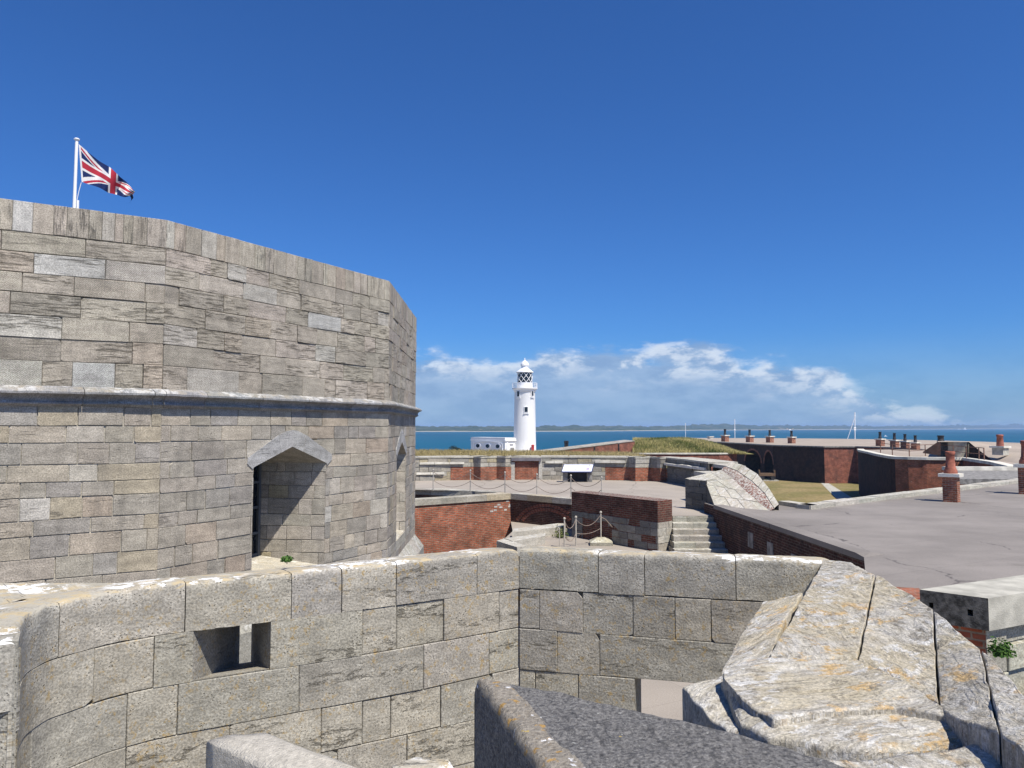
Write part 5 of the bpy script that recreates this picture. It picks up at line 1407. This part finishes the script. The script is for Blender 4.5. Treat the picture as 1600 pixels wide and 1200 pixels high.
# leafy plants
def clump(name, m, c, r_, n, leaf, rng, label, cat='plant', flat=.7, stem=True):
    t = thing(name, label, cat, c); mb = MB()
    for _ in range(n):
        d = Vector((rng.gauss(0, 1), rng.gauss(0, 1), abs(rng.gauss(0, 1)))); d.normalize(); k = rng.uniform(.25, 1)*(1+.35*noise.noise((d.x*2+c[0], d.y*2, d.z*2)))
        p = Vector((c[0]+d.x*r_*k, c[1]+d.y*r_*k, c[2]+.02+d.z*r_*k*flat*1.25)); n_ = (d+Vector((rng.gauss(0, .6), rng.gauss(0, .6), rng.gauss(0, .6)))).normalized()
        a = n_.cross(Vector((rng.random(), rng.random(), rng.random()))).normalized(); b = n_.cross(a); s = leaf*rng.uniform(.6, 1.3)
        mb.face([p-a*s*.5, p+b*s*.35, p+a*s*.6, p-b*s*.35], [(0, 0)]*4, (.5, .5, .5, rng.random()))
    mb.build('foliage', M[m], t)
    if stem:
        sm = MB()
        for k in range(4): sm.tube([c, (c[0]+rng.gauss(0, r_*.3), c[1]+rng.gauss(0, r_*.3), c[2]+r_*.6)], r_*.03, 5)
        sm.build('stem', M['wood'], t)
    return t
p = PZ(450, 880, ZP+.01); clump('weed_tuft', 'leaf_green', (p.x, p.y-.03, p.z), .045, 220, .018, rg, 'little bright green weed rooted on top of the near parapet')
p = PY(1556, 1022, 7.9); clump('wall_plant', 'leaf_green', (p.x, p.y-.1, p.z), .13, 600, .035, rg, 'bushy bright green plant growing from the wall under the concrete slab', flat=1.)
p = PZ(880, 838, CRT+.05); clump('court_weeds', 'bush_green', (p.x-.1, p.y, CRT), .32, 260, .07, rg, 'scruffy weeds growing by the left end of the court rope posts', flat=1.3)
for k, (px, py, Y, r_, lb) in enumerate(((655, 712, 62, 1.3, 'green bush on the bank right against the edge of the keep'), (668, 710, 66, 1.5, 'rounded green bush on the bank, tallest of the three beside the keep'), (685, 713, 64, 1.3, 'low green bush on the bank, farthest from the keep'))):
    p = PY(px, py, Y); o_ = clump('bush', 'bush_green', (p.x, p.y, p.z-.45), r_*.75, 900, .22, rg, lb, 'bush', .55); o_['group'] = 'bushes on the bank by the keep'
# two dark trees beside the parked car
for px, r_, lb in ((709, 3.0, 'dark tree peeping over the roof of the parked white car'), (715.5, 2.0, 'smaller dark tree just right of the one over the white car')):
    p = PY(px, 709, 205); t = thing('tree', lb, 'tree', (p.x, p.y, GRD), 'dark trees by the parked car')
    mb = MB(); mb.tube([(p.x, p.y, GRD), (p.x+.1, p.y, GRD+1.3)], [.16, .09], 8); mb.build('trunk', M['wood'], t)
    mb = MB()
    for _ in range(700):
        d = Vector((rg.gauss(0, 1), rg.gauss(0, 1), rg.gauss(0, 1))).normalized()*rg.uniform(.3, 1)**.6*(1+.3*noise.noise((rg.random()*3, px, 1)))
        q_ = Vector((p.x+d.x*r_*.5, p.y+d.y*r_*.5, GRD+1.5+d.z*r_*.42*(1.1 if px < 712 else .7))); a = Vector((rg.gauss(0, 1), rg.gauss(0, 1), rg.gauss(0, 1))).normalized(); b = a.cross(Vector((0, 0, 1)))
        mb.face([q_-a*.18, q_+b*.15, q_+a*.18, q_-b*.15], [(0, 0)]*4, (.5, .5, .5, rg.random()))
    mb.build('crown', M['tree_dark'], t)

# ---- long sloping brick wall right of the lighthouse
lw = thing('long_brick_wall', 'long red brick wall rising to the right beside the lighthouse, pale weathered top', 'wall', (8, 72, GRD))
A, B = Vector((2.95, 67.0)), Vector((12.25, 75.0)); d = (B-A).normalized(); n = Vector((-d.y, d.x)); L = (B-A).length
zA, zB = -2.22, -1.38
mb = MB(); mb.prism([tuple(A), tuple(B), tuple(B+n*1.3), tuple(A+n*1.3)], GRD, [zA, zB, zB+.06, zA+.06]); mb.build('brickwork', M['brick_far'], lw)
mb = MB(); r3 = random.Random(5)
for s in range(14):
    a, b = A.lerp(B, s/14), A.lerp(B, (s+1)/14-.002); za, zb_ = zA+(zB-zA)*s/14, zA+(zB-zA)*(s+1)/14
    mb.prism([tuple(a-n*.05), tuple(b-n*.05), tuple(b+n*1.35), tuple(a+n*1.35)], [za+.002, zb_+.002, zb_+.062, za+.062], [za+.07, zb_+.07, zb_+.14, za+.14], (*jit((.27, .25, .22), r3, .06), r3.random()))
mb.build('coping', M['mid_stone'], lw)
for k, t_ in enumerate((.52, .80)):
    p = A.lerp(B, t_)-n*.03; mb = MB(); mb.obox(tuple(p), .07, .05, GRD, zA+(zB-zA)*t_-.05, math.atan2(d.y, d.x)); mb.build('drainpipe', M['iron_black'], lw)
# pair of dark flues behind it
for k, (px, lb) in enumerate(((883.4, 'left one of a pair of black flues standing beyond the long brick wall'), (886.4, 'right one of a pair of black flues standing beyond the long brick wall'))):
    p = PY(px, 700, 90); mb = MB(); mb.lathe((p.x, p.y, p.z-1.5), [(.13, 0), (.13, 2.05), (.16, 2.1), (.16, 2.35), (.1, 2.37)], 10)
    tag(mb.build('flue', M['iron_black']), lb, 'flue', 'black flues beyond the long brick wall')

# ---- lighthouse
lx, ly = 20.0/1170*200, 200
lh = thing('lighthouse', 'tall white round lighthouse with gallery and glazed lantern against the sea', 'lighthouse', (lx, ly, GRD))
zz_ = lambda y: (668-y)/1170*200
gz = zz_(606.5)
mb = MB(); mb.lathe((lx, ly, 0), [(3.12, GRD), (3.05, GRD+.8), (3.02, GRD+.85), (2.95, -3), (2.85, 3), (2.75, gz-1.1), (2.8, gz-.9)], 64); mb.build('tower', M['white_paint'], lh, True)
mb = MB(); mb.lathe((lx, ly, 0), [(2.8, gz-1.0), (3.0, gz-.8), (3.0, gz-.55), (3.25, gz-.4), (3.42, gz-.2), (3.42, gz+.05), (2.2, gz+.06)], 48); mb.build('gallery', M['white_trim'], lh)
mb = MB()
for k in range(20):
    a = 2*math.pi*k/20; mb.tube([(lx+3.3*math.cos(a), ly+3.3*math.sin(a), gz), (lx+3.3*math.cos(a), ly+3.3*math.sin(a), gz+1.35)], .045, 5)
for h_ in (1.33, .9, .45): mb.tube([(lx+3.3*math.cos(2*math.pi*k/32), ly+3.3*math.sin(2*math.pi*k/32), gz+h_) for k in range(33)], .04, 5)
mb.build('gallery_railing', M['white_trim'], lh)
mb = MB(); mb.lathe((lx, ly, 0), [(2.1, gz), (2.1, gz+1.5), (2.15, gz+1.5)], 40); mb.build('lantern_base', M['white_trim'], lh)
l0, l1 = gz+1.5, zz_(582)
mb = MB(); mb.lathe((lx, ly, 0), [(1.85, l0), (1.85, l1)], 32); mb.build('lantern_glass', M['glass_dark'], lh, True)
mb = MB(); nl = 9
for k in range(nl):
    for s in (-1, 1):
        a0 = 2*math.pi*k/nl; mb.tube([(lx+2.0*math.cos(a0+s*2*math.pi/nl*q*1.5), ly+2.0*math.sin(a0+s*2*math.pi/nl*q*1.5), l0+(l1-l0)*q) for q in [i/8 for i in range(9)]], .075, 5)
mb.build('lattice_glazing_bars', M['white_trim'], lh)
mb = MB(); r0 = 2.35; zr = l1
mb.lathe((lx, ly, 0), [(2.0, zr-.1), (r0, zr-.05), (r0+.03, zr+.12), (1.7, zr+.6), (1.15, zr+1.05), (.95, zr+1.15), (.95, zr+1.75), (1.12, zr+1.85), (1.12, zr+2.15), (.98, zr+2.5), (.7, zr+2.9), (.35, zr+3.15), (.15, zr+3.25), (.12, zr+3.7), (.03, zr+3.9)], 40); mb.build('dome', M['white_trim'], lh)
def tower_window(px, y0_, y1_, hw, nm='window', split=False):
    ang = math.asin(max(-1, min(1, ((px-800)/1170*ly-lx)/2.86))); a = -math.pi/2+ang; r_ = 2.86; cx, cy = lx+r_*math.cos(a), ly+r_*math.sin(a); za, zb_ = zz_(y1_), zz_(y0_)
    m_ = MB(); m_.obox((cx, cy), hw+.14, .10, za-.15, zb_+.12, a+math.pi/2); w_ = m_.build(nm, M['white_trim'], lh)
    m_ = MB()
    if split: m_.obox((cx, cy), hw*.40, .14, za, zb_, a+math.pi/2); 
    else: m_.obox((cx, cy), hw, .14, za, zb_, a+math.pi/2)
    m_.build('pane', M['glass_dark'], w_)
    m_ = MB(); m_.obox((cx, cy), hw+.3, .2, za-.5, za-.36, a+math.pi/2); m_.build('sill', M['white_trim'], w_)
tower_window(810, 612, 620, .35); tower_window(831.5, 612, 619, .3); tower_window(821.7, 636.5, 644, .42)
mb = MB(); a = PY(832.5, 705, 196.5); mb.box(a.x-.35, a.x+.35, 196.6, 197.2, GRD, zz_(695.5)); mb.lathe((a.x, 196.9, zz_(695.5)), [(.45, -.05), (.45, .05), (.2, .2), (.01, .25)], 8); tag(mb.build('red_cabinet', M['red_paint']), 'narrow red cabinet standing against the foot of the lighthouse', 'cabinet')
# service building
sbld = thing('lighthouse_annexe', 'low white flat-roofed building with three round windows joined to the lighthouse', 'building', (-4, 200, GRD))
Cn = Vector((-1.84, 196)); dl = dirv(R(130)); dr_ = dirv(R(40)); Le, Ri = Cn+dl*14.8, Cn+dr_*4.4
zr_ = zz_(683.5)
mb = MB(); mb.prism([tuple(Le), tuple(Cn), tuple(Ri), tuple(Le+dr_*4.4)], GRD, zr_-.9); mb.build('walls', M['white_paint'], sbld)
mb = MB(); c4 = (Le+Ri)/2; mb.prism([tuple(p+(p-c4).normalized()*.3) for p in (Le, Cn, Ri, Le+dr_*4.4)], zr_-.9, zr_-.65); mb.build('cornice', M['white_trim'], sbld)
mb = MB(); mb.prism([tuple(p) for p in (Le, Cn, Ri, Le+dr_*4.4)], zr_-.65, zr_); mb.build('parapet', M['white_paint'], sbld)
pf, L = line_pf(tuple(Le), tuple(Cn))
for fr in (.24, .53, .82):
    u, zc_ = L*fr, zz_(697); m_ = MB(); ring1 = [(u+1.25*math.cos(2*math.pi*k/20), zc_+.82*math.sin(2*math.pi*k/20)) for k in range(20)]
    prism2(m_, pf, ring1, 0, .34); w_ = m_.build('round_window', M['white_trim'], sbld)
    m_ = MB(); prism2(m_, pf, [(u+.8*math.cos(2*math.pi*k/20), zc_+.52*math.sin(2*math.pi*k/20)) for k in range(20)], 0, .36); m_.build('pane', M['glass_dark'], w_)
m_ = MB(); K = 16     # raised arched band and recessed panel lines
for k in range(K):
    t0, t1 = k/K, (k+1)/K; f_ = lambda t: zz_(693.2)+.55*math.sin(math.pi*min(1, max(0, t)))
    prism2(m_, pf, [(L*(.10+.83*t0), f_(t0)), (L*(.10+.83*t1), f_(t1)), (L*(.10+.83*t1), f_(t1)+.22), (L*(.10+.83*t0), f_(t0)+.22)], 0, .25)
for u in (.10, .93): prism2(m_, pf, [(L*u, GRD), (L*u+.18, GRD), (L*u+.18, zz_(693.2)), (L*u, zz_(693.2))], 0, .2)
m_.build('blind_arch', M['white_trim'], sbld)
pf, L = line_pf(tuple(Cn), tuple(Ri)); m_ = MB()
for k in range(12):
    a, b = math.pi*k/12, math.pi*(k+1)/12; q_ = lambda r_, t: (L*.5+r_*math.cos(t), zz_(694.5)+r_*.8*math.sin(t))
    prism2(m_, pf, [q_(1.5, a), q_(1.75, a), q_(1.75, b), q_(1.5, b)], 0, .15)
for u in (L*.5-1.75, L*.5+1.5): prism2(m_, pf, [(u, GRD), (u+.25, GRD), (u+.25, zz_(694.5)), (u, zz_(694.5))], 0, .15)
m_.build('door_arch', M['white_trim'], sbld)
m_ = MB(); prism2(m_, pf, [(L*.42, GRD), (L*.70, GRD), (L*.70, zz_(699)), (L*.42, zz_(699))], 0, .08); m_.build('door', M['concrete_dark'], sbld)
m_ = MB(); prism2(m_, pf, [(L*.38, zz_(695)), (L*.62, zz_(695)), (L*.62, zz_(693.8)), (L*.38, zz_(693.8))], 0, .1); m_.build('nameplate', M['slate'], sbld)
# low grey shed left of it
mb = MB(); p = PY(729, 705, 206); t = thing('low_shed', 'low grey shed with pale flat roof at the left end of the annexe', 'shed', (p.x, p.y, GRD))
mb.box(p.x-1.7, p.x+1.4, 205, 209, GRD, zz_(705.3)); mb.build('walls', M['concrete_dark'], t); mb = MB(); mb.box(p.x-1.9, p.x+1.6, 204.8, 209.2, zz_(705.3), zz_(704.2)); mb.build('roof', M['concrete'], t)
# parked car
p = PY(713.5, 712, 192); car = thing('parked_car', 'small white car parked on the spit left of the lighthouse annexe', 'car', (p.x, p.y, GRD), rz=R(-15))
def cbx(nm, m, x0, x1, y0_, y1_, z0, z1, ins=0., sm=False):
    m_ = MB(); pl_ = [(x0, y0_), (x1, y0_), (x1, y1_), (x0, y1_)]; a = [(x, y, z0) for x, y in pl_]; cx, cy = (x0+x1)/2, (y0_+y1_)/2
    b = [(x-math.copysign(ins, x-cx), y-math.copysign(ins*.5, y-cy), z1) for x, y in pl_]
    m_.grid([a, b], close=True); m_.face(b); m_.face(a[::-1]); return local(m_.build(nm, m, car))
cbx('body', M['car_white'], -1.65, 1.65, -.8, .8, .3, .85, .06); cbx('cabin', M['glass_dark'], -1.3, 1.0, -.76, .76, .85, 1.35, .25); cbx('roof', M['car_white'], -1.05, .75, -.66, .66, 1.35, 1.45, .08)
for x in (-1.1, 1.1):
    for y in (-.8, .8):
        m_ = MB(); rows = [[(x+.32*math.cos(2*math.pi*k/16), y+o_, .32+.32*math.sin(2*math.pi*k/16)) for k in range(16)] for o_ in (-.09, .09)]; m_.grid(rows, close=True); m_.face(rows[0]); m_.face(rows[1][::-1]); local(m_.build('wheel', M['tyre'], car))
cbx('bumper', M['slate'], -1.72, 1.72, -.78, .78, .28, .42)

# ---- masts and boats
def mast(px, yb, yt, Y, r_, label, stay=None, arms=()):
    t = thing('mast', label, 'mast', tuple(PY(px, yb, Y))); b, tp = PY(px, yb, Y), PY(px, yt, Y); m_ = MB(); m_.tube([b-Vector((0, 0, 2)), tp], r_, 6); m_.build('pole', M['white_trim'], t)
    if stay: m_ = MB(); m_.tube([PY(*stay[0], Y), PY(*stay[1], Y)], r_*.7, 5); m_.build('stay', M['white_trim'], t)
    for ya, wd in arms: m_ = MB(); a = PY(px-wd, ya, Y); b2 = PY(px+wd, ya, Y); m_.tube([a, b2], r_*1.5, 5); m_.build('fitting', M['white_trim'], t)
mast(1335.7, 688, 644, 190, .11, 'tall white signal mast with a slanting stay beyond the far roof', ((1323.5, 688), (1335, 654)), ((650, .8), (669, 1.6), (672, 1.2)))
mast(1148, 686, 655, 190, .09, 'slim white mast beyond the roof between two black-potted chimneys', None, ((672, 1.2),))
mast(1071, 686, 661, 190, .06, 'thin pale mast beyond the grassy mound')
def boat(px, sy, hgt_px, label, sail=True):
    p = PZ(px, sy, SEA); s = p.y/1170; t = thing('boat', label, 'boat', tuple(p), 'distant boats on the sea')
    m_ = MB(); L = 2.2*s; rows = [[(p.x-L, p.y, SEA+.7*s), (p.x+L*.8, p.y, SEA+.7*s), (p.x+L*1.2, p.y, SEA+.9*s)], [(p.x-L*.8, p.y, SEA), (p.x+L*.6, p.y, SEA), (p.x+L*.8, p.y, SEA)]]
    m_.prism([(p.x-L, p.y-s*.4), (p.x+L*.7, p.y-s*.5), (p.x+L*1.2, p.y), (p.x+L*.7, p.y+s*.5), (p.x-L, p.y+s*.4)], SEA, SEA+.7*s); m_.build('hull', M['boat_white'], t)
    if sail: m_ = MB(); m_.face([(p.x-L*.7, p.y, SEA+.9*s), (p.x+L*.3, p.y, SEA+.9*s), (p.x+.1*L, p.y+.1, SEA+hgt_px*s)]); m_.face([(p.x+L*.35, p.y+.1, SEA+.9*s), (p.x+L, p.y-.1, SEA+.9*s), (p.x+.12*L, p.y, SEA+hgt_px*.85*s)]); m_.build('sail', M['boat_white'], t)
boat(1507.5, 671.2, 4.2, 'tiny white sailing boat far out, beyond the lone roof chimney on the right')
boat(1499, 670.9, 1.2, 'tiny white motor boat just left of the sailing boat', False)
boat(1383.5, 682, 2.2, 'small white boat on the water above the close four chimneys', True)
boat(1360.5, 671, 1.2, 'tiny pale boat near the far shore, right of the tall mast', False)
p = PY(1234.5, 672, 150); mb = MB(); s = .13
for k in (-1, 1): mb.face([tuple(p), tuple(p+Vector((k*s*4, 0, s*2.6))), tuple(p+Vector((k*s*7, .1, s*1.6))), tuple(p+Vector((k*s*3.4, .2, s*1.2)))])
mb.tube([p+Vector((-s*2, -.2, 0)), p+Vector((0, 0, s*.3)), p+Vector((s*2.4, .2, s*.2))], [.03, .12, .05], 6)
tag(mb.build('gull', M['boat_white']), 'white gull gliding over the chimney at the end of the far row', 'gull')
mb = MB(); p = PZ(1110, 685.5, WING); mb.obox((p.x, p.y), .45, .45, WING, WING+.35, .3); mb.obox((p.x, p.y), .6, .6, WING+.35, WING+.55, .3)
tag(mb.build('roof_vent', M['kerb_white']), 'small white-capped vent on the far roof just above the grassy mound', 'vent')

# ---- concrete slab at the right edge
cs = thing('concrete_slab', 'thick pale concrete slab jutting in at the right edge, two square holes in its dark end', 'slab', (5.1, 8, -2))
n0 = PZ(1544, 935, -1.83); n1 = PZ(1437, 921, -1.83); n2 = PZ(1604, 925.5, -1.83); far_ = PZ(1600, 891, -1.83)
dR = (n2-n0); dR.z = 0; dR.normalize(); dB = (n1-n0); dB.z = 0; LB = dB.length; dB.normalize(); zs = -1.83; thk = .345
p0 = Vector((n0.x, n0.y)); dR, dB = Vector((dR.x, dR.y)), Vector((dB.x, dB.y))
S_ = [p0, p0+dR*4, p0+dR*4+dB*LB, p0+dB*LB]
mb = MB(); pf, L = line_pf(tuple(S_[3]), tuple(S_[0])); hl = [[(L*.13, zs-.20), (L*.20, zs-.20), (L*.20, zs-.13), (L*.13, zs-.13)], [(L*.70, zs-.215), (L*.78, zs-.215), (L*.78, zs-.145), (L*.70, zs-.145)]]
bed = [[(0, zs-thk), (L, zs-thk), (L, zs), (0, zs)]]
for h_ in hl: bed = [q for p in bed for q in minus(p, h_)]
for q in bed: mb.face([pf(*t, 0) for t in q], q)
for h_ in hl:
    for i in range(4): a, b = h_[i], h_[(i+1) % 4]; mb.face([pf(*a, 0), pf(*b, 0), pf(*b, -.2), pf(*a, -.2)])
    mb.face([pf(*t, -.2) for t in h_])
mb.build('end_face', M['concrete_black'], cs); mb = MB()  # blackened end face, its shade also put into the colour
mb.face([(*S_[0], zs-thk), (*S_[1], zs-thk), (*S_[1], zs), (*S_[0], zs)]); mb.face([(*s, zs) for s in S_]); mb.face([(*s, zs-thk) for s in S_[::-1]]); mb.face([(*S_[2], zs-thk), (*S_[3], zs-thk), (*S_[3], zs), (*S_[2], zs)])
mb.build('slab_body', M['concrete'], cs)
us = thing('slab_wall', 'rough pale stone and brick wall carrying the concrete slab', 'wall', (5.4, 8.2, CRT))
q0, q1, q3 = p0+(dR+dB)*.08, p0+dR*4, p0+dB*LB+dR*.1; pf, L = line_pf(tuple(q0), tuple(q1+dB*.08)); mb = MB(); r2 = random.Random(14)
masonry(mb, pf, 0, L, zs-thk-.003, [.20, .30, .32, .3, .3], (.4, .8), r2, [((.40, .385, .31), 3), ((.34, .325, .27), 2)], .014, dvar=.03); mb.build('stonework', M['mid_stone'], us)
mb = MB(); pf, L = line_pf(tuple(q3), tuple(q0)); mb.face([pf(0, CRT, 0), pf(L, CRT, 0), pf(L, zs-thk, 0), pf(0, zs-thk, 0)], [(0, 0), (L, 0), (L, 2), (0, 2)]); mb.build('brickwork', M['brick_red'], us)
mb = MB(); q = [PZ(1400, 917, ROOF+.02), PZ(1436, 919, ROOF+.02), PZ(1450, 935, ROOF+.02), PZ(1412, 935, ROOF+.02)]
mb.prism([(x.x, x.y) for x in q], ROOF-.5, ROOF+.02); mb.build('brick_footing', M['brick_red'], us)

# ================================================================ haze
mb = MB(); mb.box(-9500, 12500, -300, 9800, SEA-1.2, 22)
hz = mb.build('haze', plain('haze_tmp', (1, 1, 1))); tag(hz, kind='stuff')
hm = bpy.data.materials.new('haze_air'); hm.use_nodes = True; n_ = NT(hm.node_tree)
pv = n_.n('ShaderNodeVolumePrincipled', {'Color': (.46, .68, 1., 1), 'Density': .00017})
out = n_.n('ShaderNodeOutputMaterial'); n_.t.links.new(pv.outputs[0], out.inputs['Volume'])
hz.data.materials.clear(); hz.data.materials.append(hm)
